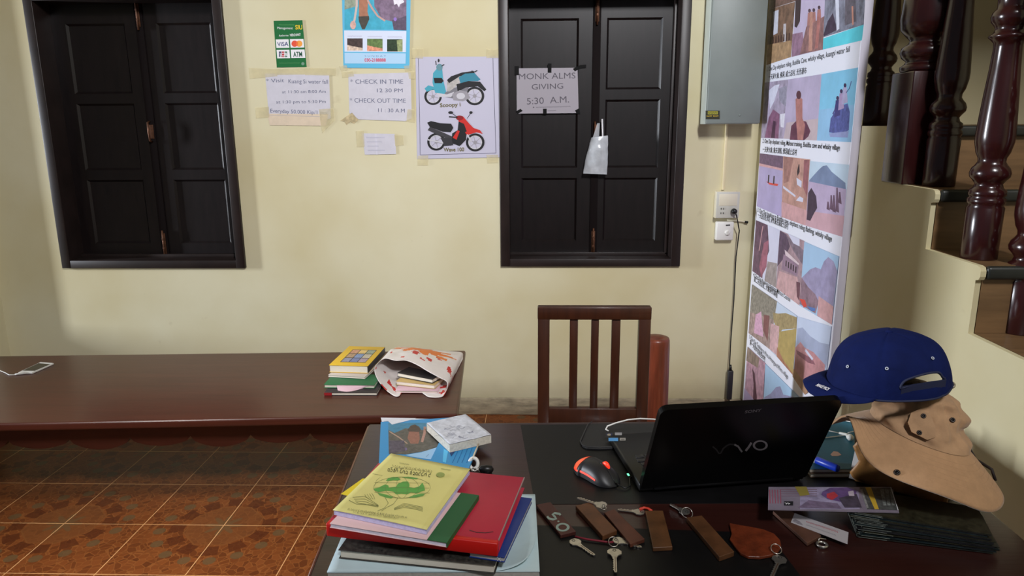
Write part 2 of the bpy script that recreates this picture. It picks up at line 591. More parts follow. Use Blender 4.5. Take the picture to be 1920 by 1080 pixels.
def build_window(idx, w, split_px, pan_cols, pan_rows):
    """w: outer frame extents; shutters stand in the reveal"""
    x0, x1, z0, z1 = w
    SY = WALLY + 0.105
    t = structure(thing('window_%d' % idx, ((x0+x1)/2, WALLY, z0)))
    mb = MB(); fw = 0.046; pf = WALLY-0.018; bk = WALLY+0.2
    mb.box((x0, pf, z0), (x0+fw, bk, z1), M_FRAME, bev=0.003)
    mb.box((x1-fw, pf, z0), (x1, bk, z1), M_FRAME, bev=0.003)
    mb.box((x0+fw-0.002, pf+0.001, z0), (x1-fw+0.002, bk, z0+fw-0.006), M_FRAME, bev=0.003)
    mb.box((x0+fw-0.002, pf+0.001, z1-fw), (x1-fw+0.002, bk, z1), M_FRAME, bev=0.003)
    # inner stop bead
    b0 = SY-0.026
    mb.box((x0+fw-0.001, b0, z0+fw-0.008), (x1-fw+0.001, SY-0.002, z0+fw+0.010), M_FRAME, bev=0.002)
    mb.box((x1-fw-0.016, b0, z0+fw), (x1-fw+0.001, SY-0.002, z1-fw), M_FRAME, bev=0.002)
    mb.build('frame', t)
    xm = onY(*split_px, SY).x
    for k in range(2):
        lx0, lx1 = ((x0+fw, xm-0.0015), (xm+0.0015, x1-fw))[k]
        mb = MB(); D = 0.010; B = 0.010
        cx0 = onY(pan_cols[k][0], pan_cols[k][2], SY).x; cx1 = onY(pan_cols[k][1], pan_cols[k][2], SY).x
        rows = [(onY(1000, r[1], SY).z, onY(1000, r[0], SY).z) for r in pan_rows]   # (low, high)
        zlo, zhi = z0+0.036, z1-0.036
        mb.box((lx0, SY, zlo), (cx0, SY+0.03, zhi), M_SHUT)
        mb.box((cx1, SY, zlo), (lx1, SY+0.03, zhi), M_SHUT)
        edges = [zlo] + [e for r in rows[::-1] for e in r] + [zhi]
        for j in range(0, len(edges), 2):
            mb.box((cx0, SY, edges[j]), (cx1, SY+0.03, edges[j+1]), M_SHUT)
        for (a, b) in rows:
            o = [(cx0, SY, a), (cx1, SY, a), (cx1, SY, b), (cx0, SY, b)]
            n = [(cx0+B, SY+D, a+B), (cx1-B, SY+D, a+B), (cx1-B, SY+D, b-B), (cx0+B, SY+D, b-B)]
            mb.add(o+n, [[q, (q+1) % 4, 4+(q+1) % 4, 4+q] for q in range(4)]+[[4, 5, 6, 7]], M_SHUT)
        if k == 1:      # overlapping astragal of the right leaf
            mb.box((xm-0.012, SY-0.008, zlo), (xm+0.026, SY+0.001, zhi), mat('matte_astragal', (22, 16, 16), 0.75, spec=0.1), bev=0.0008)
        s = mb.build('shutter', t)
        if k == 1:
            for zc in (z1-0.10, z0+0.11):
                m2 = MB()
                m2.box((xm-0.002, SY-0.013, zc-0.055), (xm+0.016, SY-0.008, zc+0.055), M_RUST, bev=0.001)
                m2.tube([(xm+0.007, SY-0.017, zc-0.07), (xm+0.007, SY-0.017, zc+0.07)], 0.005, M_RUST)
                m2.box((xm+0.002, SY-0.022, zc-0.03), (xm+0.012, SY-0.012, zc-0.018), M_RUST, bev=0.001)
                m2.box((xm+0.002, SY-0.022, zc+0.018), (xm+0.012, SY-0.012, zc+0.03), M_RUST, bev=0.001)
                m2.build('bolt', s)
            zc = onY(split_px[0], split_px[1], SY).z
            m2 = MB()
            m2.box((xm-0.002, SY-0.012, zc-0.035), (xm+0.02, SY-0.008, zc+0.035), M_RUST, bev=0.001)
            m2.tube([(xm+0.004, SY-0.01, zc+0.05), (xm+0.004, SY-0.03, zc+0.045), (xm+0.005, SY-0.032, zc), (xm+0.006, SY-0.03, zc-0.045), (xm+0.006, SY-0.01, zc-0.05)], 0.005, M_RUST)
            m2.build('latch_handle', s)
    return t


build_window(1, wins[0], (283, 247), ((152, 259, 260), (316, 415, 260)), ((35, 169), (188, 315), (334, 455)))
build_window(2, wins[1], (1113, 247), ((977, 1083, 240), (1134, 1236, 240)), ((35, 169), (188, 315), (334, 452)))

# ------------------------------------------------------------------ staircase on the right
z1, z2, z3 = 1.150, 1.318, 1.490
P0 = onX(1815, 625, SX); P1 = onX(1838, 505, SX); P2 = onX(1750, 360, SX); P3 = onX(1660, 236, SX)
y1, y2, y3 = P0.y, onX(1735, 468, SX).y, onX(1652, 340, SX).y          # riser planes
z0s = P0.z
rise = 0.172
treads = [(z3, y3), (z2, y2), (z1, y1), (z0s, y1-0.27)]
while treads[-1][0] > 0.2:
    treads.append((treads[-1][0]-rise, treads[-1][1]-0.27))
NOS = 0.016


def stair_profile(off=0.0):
    pts = [(WALLY, 0.0), (WALLY, z3)]
    for i, (z, y) in enumerate(treads):
        # rounded nosing at the front of this tread
        pts += [(y, z), (y-NOS*0.7, z-0.003), (y-NOS, z-0.012), (y-NOS, z-0.026), (y-NOS*0.7, z-0.035), (y, z-0.038)]
        if i+1 < len(treads):
            pts.append((y, treads[i+1][0]))
    pts.append((treads[-1][1], 0.0))
    return pts


FY = frame((0, 0, 0), (0, 1, 0), (0, 0, 1))      # local x = world Y, local y = world Z, local z = world X
mb = MB(); mb.prism(stair_profile(), SX, SX+0.014, M_WALL, FY)
structure(mb.build('wall_stair'))

st = thing('staircase', (1.7, 2.0, 0), 'brown wooden staircase with dark turned balusters rising behind the photo board', 'staircase')
sx0, sx1 = SX+0.016, XR-0.005
prevy = WALLY-0.004
for i, (z, y) in enumerate(treads):
    mb = MB(); mb.box((sx0, y, z-0.03), (sx1, prevy, z), M_STEP); mb.build('tread', st)
    mb = MB(); mb.box((sx0, y-0.02, z-0.034), (sx1, y-0.0005, z), M_NOSE, bev=0.008, seg=3); mb.build('nosing', st)
    zb = treads[i+1][0] if i+1 < len(treads) else 0.0
    mb = MB(); mb.box((sx0, y, zb), (sx1, y+0.025, z-0.031), M_STEP); mb.build('riser', st)
    prevy = y-0.001

BAL = [(0.052, 0.0), (0.055, 0.004), (0.0555, 0.135), (0.050, 0.142), (0.056, 0.148), (0.0565, 0.158), (0.050, 0.163), (0.0555, 0.168), (0.054, 0.18),
       (0.044, 0.186), (0.040, 0.196), (0.047, 0.204), (0.058, 0.214), (0.060, 0.224), (0.055, 0.236), (0.046, 0.244), (0.040, 0.252), (0.041, 0.262), (0.049, 0.275),
       (0.056, 0.30), (0.057, 0.318), (0.054, 0.36), (0.049, 0.42), (0.043, 0.48), (0.0395, 0.53), (0.041, 0.542), (0.050, 0.550), (0.058, 0.556), (0.056, 0.560),
       (0.045, 0.566), (0.041, 0.575), (0.046, 0.583), (0.055, 0.592), (0.0575, 0.603), (0.054, 0.614), (0.046, 0.621), (0.043, 0.626),
       (0.044, 0.640), (0.049, 0.680), (0.052, 0.70), (0.053, 0.704), (0.046, 0.708), (0.042, 0.716), (0.050, 0.724), (0.054, 0.736), (0.052, 0.748), (0.044, 0.756),
       (0.047, 0.775), (0.044, 0.82), (0.037, 0.87), (0.044, 0.885), (0.05, 0.89), (0.05, 0.97)]
bal_px = [(1834, 484, z1), (1759, 349, z2), (1646, 231, z3), (1907, 622, z0s)]
for (x, y, z) in bal_px:
    p = onZ(x, y, z)
    if z == z3:
        p = Vector((SX+0.085, 2.60, z3))
    mb = MB(); mb.lathe([(r_*0.78, h_) for r_, h_ in BAL], M_MAHOG, Matrix.Translation((p.x, p.y, z-0.001))); mb.build('baluster', st)
BX = onZ(1834, 484, z1).x
# thick newel post at the turn
q = onY(1706, 340, y3-0.06)
nx, ny = q.x, y3-0.075
mb = MB(); hw = 0.066
mb.box((nx-hw, ny-hw, z2), (nx+hw, ny+hw, z2+0.33), M_MAHOG, bev=0.004)
mb.lathe([(0.066, 0.33), (0.07, 0.335), (0.07, 0.345), (0.06, 0.352), (0.055, 0.36), (0.068, 0.37), (0.074, 0.385), (0.07, 0.40), (0.055, 0.41), (0.05, 0.42), (0.06, 0.43), (0.078, 0.45), (0.082, 0.48),
          (0.078, 0.54), (0.064, 0.62), (0.055, 0.68), (0.068, 0.69), (0.07, 0.70), (0.055, 0.72), (0.055, 0.8), (0.07, 0.81), (0.07, 1.0)], M_MAHOG, Matrix.Translation((nx, ny, z2)))
mb.build('newel_post', st)
# unseen slab added above the landing to shade the wall behind
mb = MB(); mb.box((sx0, 2.1, 2.45), (sx1, WALLY-0.005, 2.62), M_WALL); mb.build('shade_slab', st)
# handrail over the balusters
mb = MB()
rail = [Vector((BX, y1-0.27, z0s+0.98)), Vector((BX, y1+0.12, z1+0.98)), Vector((BX, y2+0.12, z2+0.98)), Vector((BX-0.04, y3+0.1, z3+0.96)), Vector((BX-0.05, WALLY-0.02, z3+0.96))]
mb.tube(rail, 0.036, M_MAHOG, n=12); mb.build('handrail', st)

# ================================================================== ON THE BACK WALL
def flat(name, label, cat, px, colr, Y, t=0.0006, group=None, body=None):
    """a sheet lying against the wall plane Y"""
    c = [onY(*p, Y) for p in px]
    a = Art((c[0].x, Y, c[0].z), (0, -1, 0), (1, 0, 0))
    a.sheet(px, t, colr)
    return a


def finish(a, name, label, cat, group=None):
    o = a.build(name); return tag(o, label, cat, group)


PY = WALLY-0.003      # sheets taped on the wall


def tape(a, quads, m=M_TAPE):
    """strips of tape belong to the sheet they hold"""
    for q in quads:
        a.poly(q, m)


# ---- green card acceptance sticker
G = paint((24, 104, 52)); WHT = paint((232, 230, 232)); YEL = paint((236, 200, 40))
a = flat('c', '', '', [(513, 39), (567, 38), (575, 125.5), (519, 126.5)], G, PY)
a.text('Management', (520, 54.5), (549, 55), 4.5, WHT); a.text('SIU', (554, 55), (567, 55), 8, YEL, 0.02)
a.scrawl((523, 46.5), (552, 46.5), 2.4, paint((90, 160, 90)))
a.text('Authorise', (523, 68.5), (541, 68), 3.6, WHT); a.text('MERCHANT', (544, 68.2), (564, 67), 4.5, WHT, 0.02)
for (x0, y0, x1, y1) in ((517, 74, 541, 90), (543.5, 73.5, 569, 89.5), (518.5, 93.5, 542.5, 109.5), (545, 93, 571, 109)):
    a.poly([(x0, y0), (x1, y0-.4), (x1+1.6, y1-.4), (x0+1.4, y1)], WHT)
a.text('VISA', (520, 86.5), (541, 86), 7.5, paint((40, 52, 110)), 0.015)
a.ell(552.5, 82, 6, 6, paint((226, 84, 60))); a.ell(561, 82, 6, 6, paint((240, 160, 70)))
a.ell(556.8, 82, 2.0, 4.4, paint((235, 110, 60)))
for i, c in enumerate(((70, 62, 100), (190, 60, 70), (70, 110, 90))):
    a.quad(523+i*5.4, 96.5, 527.6+i*5.4, 107, paint(c))
a.text('JCB', (524, 105.5), (538.5, 105), 6, WHT, 0.02)
a.text('ATM', (550, 106.5), (567, 106), 9, paint((40, 90, 70)), 0.03)
a.scrawl((524, 118.5), (562, 118), 2.4, paint((90, 150, 95))); a.ell(568, 119.5, 3, 3, paint((120, 150, 130)))
finish(a, 'payment_card_sign', 'small green payment card sign on the wall above the waterfall hours sheet', 'sign')

# ---- blue waterfall poster, top cut by the frame
a = flat('c', '', '', [(640, -62), (771, -64), (767.5, 128.5), (644, 127)], paint((96, 182, 218)), PY)
a.quad(647, -54, 763, -28, paint((206, 222, 238)))
a.quad(646, -26, 762, 55.5, paint((70, 170, 196), 0.18, 30))
a.poly([(646, -26), (672, -26), (668, 12), (646, 18)], paint((150, 160, 140), 0.3, 60))
a.poly([(700, -26), (762, -26), (762, 57), (740, 55.5), (735, 40), (716, 36), (702, 12)], paint((128, 108, 130), 0.35, 50))
a.poly([(735, 38), (762, 30), (762, 57), (738, 56)], paint((92, 80, 100), 0.3, 60))
a.poly([(737, -4), (752, -8), (758, 4), (750, 8), (748, 14), (744, 7), (739, 9)], paint((236, 232, 240), 0.1, 60))
a.poly([(671, -26), (692, -26), (689, 22), (692, 33), (673, 34), (673, 10)], paint((172, 118, 92), 0.15, 60))
a.poly([(672, 31), (692, 30), (692.5, 36), (684, 55), (679, 55), (673, 40)], paint((74, 70, 62), 0.2, 60))
a.line([(668, -26), (669, 10), (665, 36), (661, 52)], 4, paint((206, 186, 178)))
a.line([(689, 0), (698, 16), (708, 30), (722, 39)], 3.4, paint((198, 160, 150)))
a.ell(662, 47, 5.5, 8, paint((212, 170, 158), 0.2, 80))
a.ell(741, 36, 3, 3.5, paint((150, 120, 200)))
a.poly([(645, 57), (762, 58), (761, 98), (646, 97)], paint((214, 222, 240)))
for i, (c1, c2) in enumerate((((70, 56, 54), (214, 190, 170)), ((100, 124, 70), (222, 150, 120)), ((44, 62, 40), (150, 160, 110)))):
    x0 = 651 + i*37.4; y0 = 72+i*0.8
    a.quad(x0, y0, x0+29, y0+23, paint(c1, 0.45, 90))
    a.poly([(x0, y0+12), (x0+12, y0+15), (x0+29, y0+18), (x0+29, y0+23), (x0, y0+23)] if i < 2 else [(x0+18, y0+2), (x0+29, y0), (x0+29, y0+23), (x0+20, y0+23)], paint(c2, 0.35, 90))
    a.scrawl((x0+1, y0-4.2), (x0+28, y0-4.2), 2.2, paint((170, 160, 190)))
a.poly([(646, 99), (761, 100), (760.5, 119.5), (646.5, 119)], paint((176, 210, 236)))
a.text('S U N D A Y', (684, 107), (724, 107), 3.6, paint((110, 140, 190)))
a.text('030-2188888', (683.5, 115.6), (723.5, 115.6), 6.0, paint((204, 60, 90)), 0.03)
tape(a, [[(636, 124), (650, 122), (652, 131), (640, 134)], [(757, 124), (770, 122), (772, 132), (760, 134)]])
finish(a, 'waterfall_poster', 'blue poster of a person bathing at a waterfall with three small pictures below', 'poster')

# ---- handwritten sheets
a = flat('c', '', '', [(497, 138), (617, 140), (620, 222), (606, 226), (580, 222), (504, 216)], M_PAPER, PY)
a.poly([(501, 213), (615, 214), (612, 236), (506, 235)], paint((214, 196, 172), 0.06, 30))
a.line([(500, 216), (610, 219)], 1.2, paint((190, 178, 170)))
BI = BLUEINK
a.text('* Visit', (499, 155), (533, 154), 7, BI); a.text('Kuang Si water fall', (541, 156), (615, 157), 7.5, BI)
a.text('at 11:30 am 8:00 Am', (529, 175), (611, 174), 5.5, BI)
a.text('at 1:30 pm to 5:30 Pm', (518, 194), (611, 193), 5.5, BI)
a.text('Everyday 50.000 Kip/1 pax', (507, 211), (614, 215), 7, BI)
tape(a, [[(466, 127), (520, 130), (520, 143), (468, 148)], [(515, 129), (575, 127), (573, 140), (516, 141)], [(572, 127), (630, 128), (629, 142), (572, 141)],
         [(478, 202), (504, 200), (505, 220), (480, 222)], [(598, 205), (625, 203), (627, 226), (604, 250), (600, 224)]])
finish(a, 'handwritten_notice', 'crumpled handwritten waterfall hours sheet taped below the green card sign', 'notice')

a = flat('c', '', '', [(653, 139), (770, 136), (772, 222), (760, 227), (673, 224), (655, 212)], M_PAPER, PY)
a.text('* CHECK IN TIME', (657, 157), (756, 157), 8, BI); a.text('12 30 PM', (707, 173), (755, 173), 7, BI)
a.text('* CHECK OUT TIME', (656, 192), (761, 193), 8, BI); a.text('11 : 30 A.M', (709, 210), (759, 211), 7, BI)
tape(a, [[(640, 135), (662, 133), (664, 143), (642, 146)], [(765, 134), (778, 134), (779, 148), (767, 148)], [(764, 205), (778, 205), (778, 230), (762, 228)]])
a.poly([(638, 226), (660, 211), (672, 225), (664, 232), (657, 228), (650, 234), (646, 228)], mat('dusty_tape', (196, 178, 138), 0.5, 0.3, 60, alpha=0.8))
finish(a, 'handwritten_notice', 'handwritten check in and check out times sheet taped below the waterfall poster', 'notice')

a = flat('c', '', '', [(679, 250), (740, 251), (743, 289), (684, 290)], M_PAPER, PY)
a.poly([(703, 251), (706, 251), (708, 290), (705, 290)], paint((206, 203, 214)))
for i in range(4):
    a.scrawl((687+i, 258+i*8), (722-(i % 3)*6, 258+i*8), 2.6, paint((160, 160, 180)))
tape(a, [[(667, 246), (682, 245), (684, 275), (669, 276)], [(739, 253), (756, 254), (757, 272), (741, 274)]])
finish(a, 'small_note', 'small faint paper note taped under the check in and check out sheet', 'note')

# ---- scooter poster
a = flat('c', '', '', [(779, 106.5), (935, 106), (937, 295), (782, 298)], paint((190, 187, 204)), PY)
NAVY = paint((70, 68, 90))
a.line([(784.5, 108), (788, 290.5)], 0.9, NAVY); a.line([(788, 290.5), (930, 287)], 0.9, NAVY); a.line([(924, 107), (930, 287)], 0.9, NAVY)
BLK = paint((26, 25, 28)); CY = paint((70, 158, 178)); CY2 = paint((52, 128, 150)); GR = paint((150, 146, 152)); LG = paint((196, 194, 200)); RED = paint((196, 40, 34)); DRED = paint((140, 24, 28))


def wheel(x, y, r):
    a.ring(x, y, r, r*0.26, BLK, ry=r*0.97); a.ring(x, y, r*0.74, r*0.1, LG)
    for k in range(6):
        an = k*PI/3+0.3; a.line([(x, y), (x+r*.7*math.cos(an), y+r*.7*math.sin(an))], 0.9, GR)
    a.ell(x, y, r*0.2, r*0.2, GR)


wheel(812, 181, 16.5); wheel(890, 180, 18)
a.poly([(796, 166), (803, 160), (814, 163), (820, 172), (812, 168), (800, 172)], CY)
a.poly([(812, 137), (818, 130), (829, 128), (831, 150), (838, 178), (834, 177), (816, 174), (811, 155)], CY)
a.poly([(813, 146), (828, 146), (832, 152), (828, 156), (815, 156)], BLK)
a.poly([(834, 174), (848, 166), (868, 160), (880, 162), (876, 172), (858, 186), (834, 182)], paint((120, 118, 124)))
a.poly([(818, 174), (838, 177), (852, 172), (846, 182), (824, 182)], LG)
a.poly([(838, 152), (846, 145), (862, 141), (866, 149), (858, 160), (842, 172), (838, 170)], paint((178, 172, 168), 0.2, 80))
a.poly([(838, 150), (846, 143), (866, 136), (888, 133), (890, 138), (862, 143), (842, 156)], BLK)
a.poly([(860, 145), (872, 138), (890, 137), (901, 149), (896, 152), (878, 152), (864, 158)], CY2)
a.poly([(856, 158), (878, 152), (900, 153), (912, 168), (908, 171), (896, 162), (874, 164), (858, 172)], BLK)
a.poly([(848, 176), (862, 169), (876, 172), (882, 184), (868, 190), (850, 188)], GR)
a.ell(864, 180, 8, 6, LG); a.line([(884, 133), (890, 135), (895, 132)], 2, BLK)
a.ell(824, 126, 6, 6.5, paint((100, 140, 150))); a.line([(818, 122), (817, 114)], 1.6, BLK); a.line([(828, 124), (833, 121)], 2, BLK)
a.ell(822.5, 113.5, 1.8, 3.2, BLK)
a.text('Scoopy i', (825, 201), (863.5, 199), 7, paint((96, 88, 20)), 0.02)
wheel(818, 266, 17); wheel(891, 267, 17.5)
a.poly([(801, 230), (808, 227), (826, 231), (846, 232), (850, 240), (845, 248), (830, 247), (806, 238)], BLK)
a.poly([(802, 244), (806, 238), (830, 248), (848, 256), (846, 262), (824, 254), (806, 246)], paint((60, 58, 62)))
a.poly([(848, 250), (858, 244), (860, 228), (868, 224), (876, 232), (874, 262), (862, 274), (846, 268)], BLK)
a.poly([(859, 222), (868, 218), (880, 232), (888, 240), (876, 248), (870, 232), (860, 228)], RED)
a.poly([(849, 258), (858, 244), (862, 246), (856, 262)], RED)
a.poly([(872, 248), (888, 240), (900, 244), (905, 251), (894, 248), (880, 252), (876, 254)], RED)
a.ell(862, 221, 7, 4.5, DRED)
a.line([(876, 252), (884, 266)], 2.4, LG); a.line([(802, 262), (832, 268)], 2.4, LG); a.line([(832, 268), (846, 272)], 3, GR)
a.poly([(826, 258), (846, 258), (850, 272), (834, 274)], paint((50, 48, 52)))
a.ell(845, 211, 4.6, 2.6, BLK); a.ell(883, 211, 3, 2.6, BLK); a.line([(847, 212), (858, 220)], 1, BLK); a.line([(883, 212), (876, 222)], 1, BLK); a.line([(842, 219), (858, 220)], 2, BLK)
a.text('Wave 100', (832, 284), (870.5, 283.5), 7, paint((96, 88, 20)), 0.02)
tape(a, [[(772, 91), (794, 91), (793, 110), (772, 109)], [(912, 92), (936, 92), (936, 109), (912, 109)], [(783, 292), (803, 291), (803, 310), (783, 310)], [(912, 290), (934, 290), (934, 305), (914, 306)]])
finish(a, 'scooter_poster', 'white poster of a blue scooter and a red motorbike beside the right window', 'poster')

# ---- monk alms sheet on the right window's shutter
SHY = WALLY+0.105-0.004
a = flat('c', '', '', [(968.5, 128), (1083, 127), (1085, 212), (969, 213)], paint((164, 158, 166)), SHY)
MI = paint((84, 78, 88))
a.text('MONK ALMS', (973, 149), (1079, 147), 11, MI); a.text('GIVING', (997, 168), (1056, 166), 10, MI)
a.text('5:30  A.M.', (988, 196), (1067, 192), 12, MI)
a.scrawl((1005, 201.3), (1070, 199.6), 2.4, MI); a.ell(1000.5, 201.3, 1.2, 1.2, MI); a.scrawl((1027, 207.8), (1043, 207.4), 2.2, MI)
tape(a, [[(965, 124), (973, 124), (973, 141), (965, 141)], [(1027, 119), (1034, 119), (1034, 136.5), (1027, 136.5)], [(1074, 129), (1088, 122), (1099, 121), (1099, 127), (1088, 128), (1078, 134)],
         [(967, 209), (976, 204), (980, 208), (970, 214)], [(1018, 204), (1025, 204), (1025, 214), (1018, 214)], [(1078, 207), (1086, 203), (1088, 214), (1081, 213)]], M_BTAPE)
finish(a, 'handwritten_notice', 'handwritten monk alms giving sheet held by black tape on the right window shutter', 'notice')

# ---- clear carrier bag hanging from the shutter latch
bagm = mat('translucent_white_bag', (216, 220, 224), 0.25, 0.1, 40, alpha=0.72, trans=0.15)
YB = WALLY+0.07
t = thing('plastic_bag', onY(1117, 300, YB), 'translucent white carrier bag with a straw hanging on the right window latch', 'plastic bag')
L = [onY(x, y, YB) for x, y in ((1109, 258), (1101, 285), (1093, 325))]
R = [onY(x, y, YB) for x, y in ((1140, 254), (1140, 290), (1138, 327))]


def lerp3(q, f):
    f *= 2; i = min(1, int(f)); return q[i].lerp(q[i+1], f-i)


def bagf(u, v):
    lft, rgt = lerp3(L, v), lerp3(R, v)
    an = 2*PI*u
    c = (lft+rgt)/2; hw = (rgt-lft)/2
    p = c + hw*math.cos(an)
    dep = 0.012 + 0.016*math.sin(PI*min(1, v*0.9+0.1))*(1 if v < .93 else .5)
    p.y += -dep*math.sin(an)*1.0 + 0.004*noise.noise(Vector((u*9, v*7, 1)))
    p.x += 0.003*noise.noise(Vector((u*7, v*5, 4)))
    return p


mb = MB(); mb.grid(bagf, 36, 22, bagm, closed=True)
mb.grid(lambda u, v: lerp3(L, 1).lerp(lerp3(R, 1), u)+Vector((0, (v-.5)*0.02, 0)), 4, 2, bagm)
mb.build('bag_body', t)
mb = MB()
hk = onY(1121, 231, YB-0.012)
mb.grid(lambda u, v: onY(1110+u*8, 262, YB).lerp(hk+Vector((u*.006-.003, 0, 0)), v)+Vector((0, -0.004, 0)), 3, 8, bagm)
mb.grid(lambda u, v: onY(1118+u*5, 262, YB).lerp(hk+Vector((u*.006+.004, 0, 0)), v)+Vector((0, 0.006, 0)), 3, 8, bagm)
mb.build('handle', t)
mb = MB(); mb.tube([onY(1129, 223, YB+0.004), onY(1130, 262, YB+0.004), onY(1129, 310, YB)], 0.0045, mat('milky_straw', (228, 226, 230), 0.4)); mb.build('straw', t)

# ---- grey electrical cabinet
BXd = 0.125
BYf = WALLY-BXd
c0, c1 = onY(1325, 233, BYf), onY(1424, 234, BYf)
left_x = onY(1303, 232, WALLY).x+0.012
t = thing('electrical_cabinet', (0.95, WALLY, c0.z), 'grey metal electrical cabinet on the wall above the power socket', 'electrical box')
mb = MB()
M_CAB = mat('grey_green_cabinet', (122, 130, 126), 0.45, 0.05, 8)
M_CABL = mat('lit_cabinet_side', (184, 192, 184), 0.45, 0.05, 8)  # paler copy of the cabinet grey, side light put into the colour
ztop = c0.z+0.72
mb.box((c0.x-0.004, BYf+0.018, c0.z), (c1.x, WALLY-0.001, ztop), M_CABL, bev=0.003); mb.build('cabinet_body', t)
mb = MB(); mb.box((c0.x-0.002, BYf, c0.z+0.002), (c1.x+0.002, BYf+0.014, ztop), M_CAB, bev=0.004); d = mb.build('cabinet_door', t)
a = Art((c0.x, BYf-0.0006, c0.z), (0, -1, 0), (1, 0, 0))
a.quad(1323, 207.5, 1349.5, 223.5, paint((40, 40, 20)))
a.quad(1327, 208.5, 1346, 214.5, paint((150, 146, 40), 0.2, 90)); a.scrawl((1328, 211.5), (1345, 211.5), 3.4, paint((60, 58, 16)))
a.scrawl((1325, 217.5), (1335, 217.5), 2.6, YEL); a.scrawl((1337, 217.5), (1347.5, 217.5), 2.6, YEL)
a.build('warning_sticker', d)
mb = MB(); mb.tube([(c0.x+0.15, BYf-0.001, c0.z+0.04), (c0.x+0.15, BYf-0.004, c0.z+0.04)], 0.004, M_CAB); mb.build('lock', d)

# ---- cable duct, socket, timer and plugged cord
mb = MB()
d0 = wp(1362, 236); d1 = wp(1358, 356)
mb.box((d0.x-0.006, WALLY-0.014, d1.z), (d0.x+0.006, WALLY, d0.z+0.01), mat('cream_duct', (224, 210, 170), 0.6), bev=0.002)
tag(mb.build('cable_duct'), 'thin cream cable duct running from the grey cabinet down to the socket', 'cable duct')
SKT = 0.045
s0, s1 = onY(1342, 409, WALLY-SKT), onY(1388, 360, WALLY-SKT)
t = thing('power_socket', ((s0.x+s1.x)/2, WALLY, s0.z), 'cream double power socket box on the wall below the cable duct', 'socket')
M_SK = mat('cream_socket', (216, 208, 184), 0.45); M_SK2 = mat('grey_socket_plate', (196, 194, 182), 0.4)
mb = MB(); mb.box((s0.x-0.002, WALLY-SKT+0.006, s0.z-0.002), (s1.x+0.002, WALLY, s1.z+0.002), M_SK, bev=0.003); mb.build('back_box', t)
mb = MB(); mb.box((s0.x, WALLY-SKT, s0.z), (s1.x, WALLY-SKT+0.007, s1.z), M_SK2, bev=0.002); pl = mb.build('face_plate', t)
mb = MB(); yy = WALLY-SKT-0.0015
mb.box((s0.x+0.012, yy, s0.z+0.06), (s1.x-0.012, yy+0.003, s1.z-0.01), M_SK, bev=0.001); mb.build('switch_panel', pl)
mb = MB()
for kx in (0.022, 0.034):
    for kz in (0.02, 0.042):
        mb.box((s0.x+kx, yy, s0.z+kz), (s0.x+kx+0.003, yy+0.003, s0.z+kz+0.008), M_BLACK)
mb.build('outlet_slots', pl)
s0, s1 = onY(1342, 451, WALLY-0.035), onY(1377, 416, WALLY-0.035)
t = thing('dial_timer', ((s0.x+s1.x)/2, WALLY, s0.z), 'small white switch box with a round dial fixed under the power socket', 'switch box')
mb = MB(); mb.box((s0.x, WALLY-0.035, s0.z), (s1.x, WALLY, s1.z), M_WHITE, bev=0.006); mb.build('housing', t)
mb = MB(); cc = onY(1364, 436, WALLY-0.036)
fr = frame(cc, (1, 0, 0), (0, 0, 1)); mb.lathe([(0.0135, -0.001), (0.0135, 0.004), (0.011, 0.007), (0.004, 0.0075), (0.003, 0.007)], M_WHITE, fr)
mb.box((-0.0015, -0.010, 0.007), (0.0015, 0.010, 0.009), M_SK2, fr); mb.build('dial', t)
a = Art((s0.x, WALLY-0.0356, s0.z), (0, -1, 0), (1, 0, 0)); a.line([(1361, 422.5), (1369, 422)], 2.4, INK); a.build('print', t)
mb = MB()
mb.tube([wp(1362, 412)+Vector((0, -.012, 0)), wp(1388, 414)+Vector((0, -.012, 0)), wp(1398, 416)+Vector((0, -.012, 0))], 0.0035, M_SK)
mb.tube([wp(1395, 415.5)+Vector((0, -.012, 0)), wp(1401, 416.5)+Vector((0, -.012, 0))], 0.006, M_BLACK)
mb.build('lead_end', t)
t = thing('laptop_charger', wp(1365, 700), 'black laptop charger hanging from the wall socket with its adapter near the floor', 'charger')
mb = MB(); pp = onY(1376, 396, WALLY-SKT-0.01)
mb.lathe([(0.012, -0.008), (0.014, 0.0), (0.013, 0.014), (0.008, 0.022)], M_BLACK, frame(pp, (1, 0, 0), (0, 0, 1))); mb.build('plug', t)
mb = MB(); yo = Vector((0, -0.02, 0))
mb.tube([pp+Vector((0, -.018, 0)), onY(1381, 404, WALLY-SKT-0.03), wp(1382, 430)+yo*2, wp(1378, 480)+yo, wp(1374, 560)+yo, wp(1368, 640)+yo, wp(1364.5, 690)+yo*1.6], 0.003, M_BLACK); mb.build('cord', t)
mb = MB(); b0, b1 = wp(1358, 743), wp(1371, 690)
mb.box((b0.x, WALLY-0.05, b0.z), (b1.x, WALLY-0.022, b1.z), mat('adapter_black', (38, 38, 42), 0.45), bev=0.004); mb.build('adapter', t)
mb = MB(); q = (b0+b1)/2
mb.tube([Vector((q.x, WALLY-.036, b1.z+.03)), Vector((q.x, WALLY-.036, b1.z-.002))], [0.004, 0.008], M_BLACK)
mb.tube([Vector((q.x, WALLY-.036, b0.z+.002)), Vector((q.x+.004, WALLY-.05, b0.z-.03)), Vector((q.x+.0, WALLY-.12, 0.008)), Vector((q.x-.1, 3.0, 0.006)), Vector((q.x-.3, 2.4, 0.006))], 0.003, M_BLACK); mb.build('lower_cord', t)

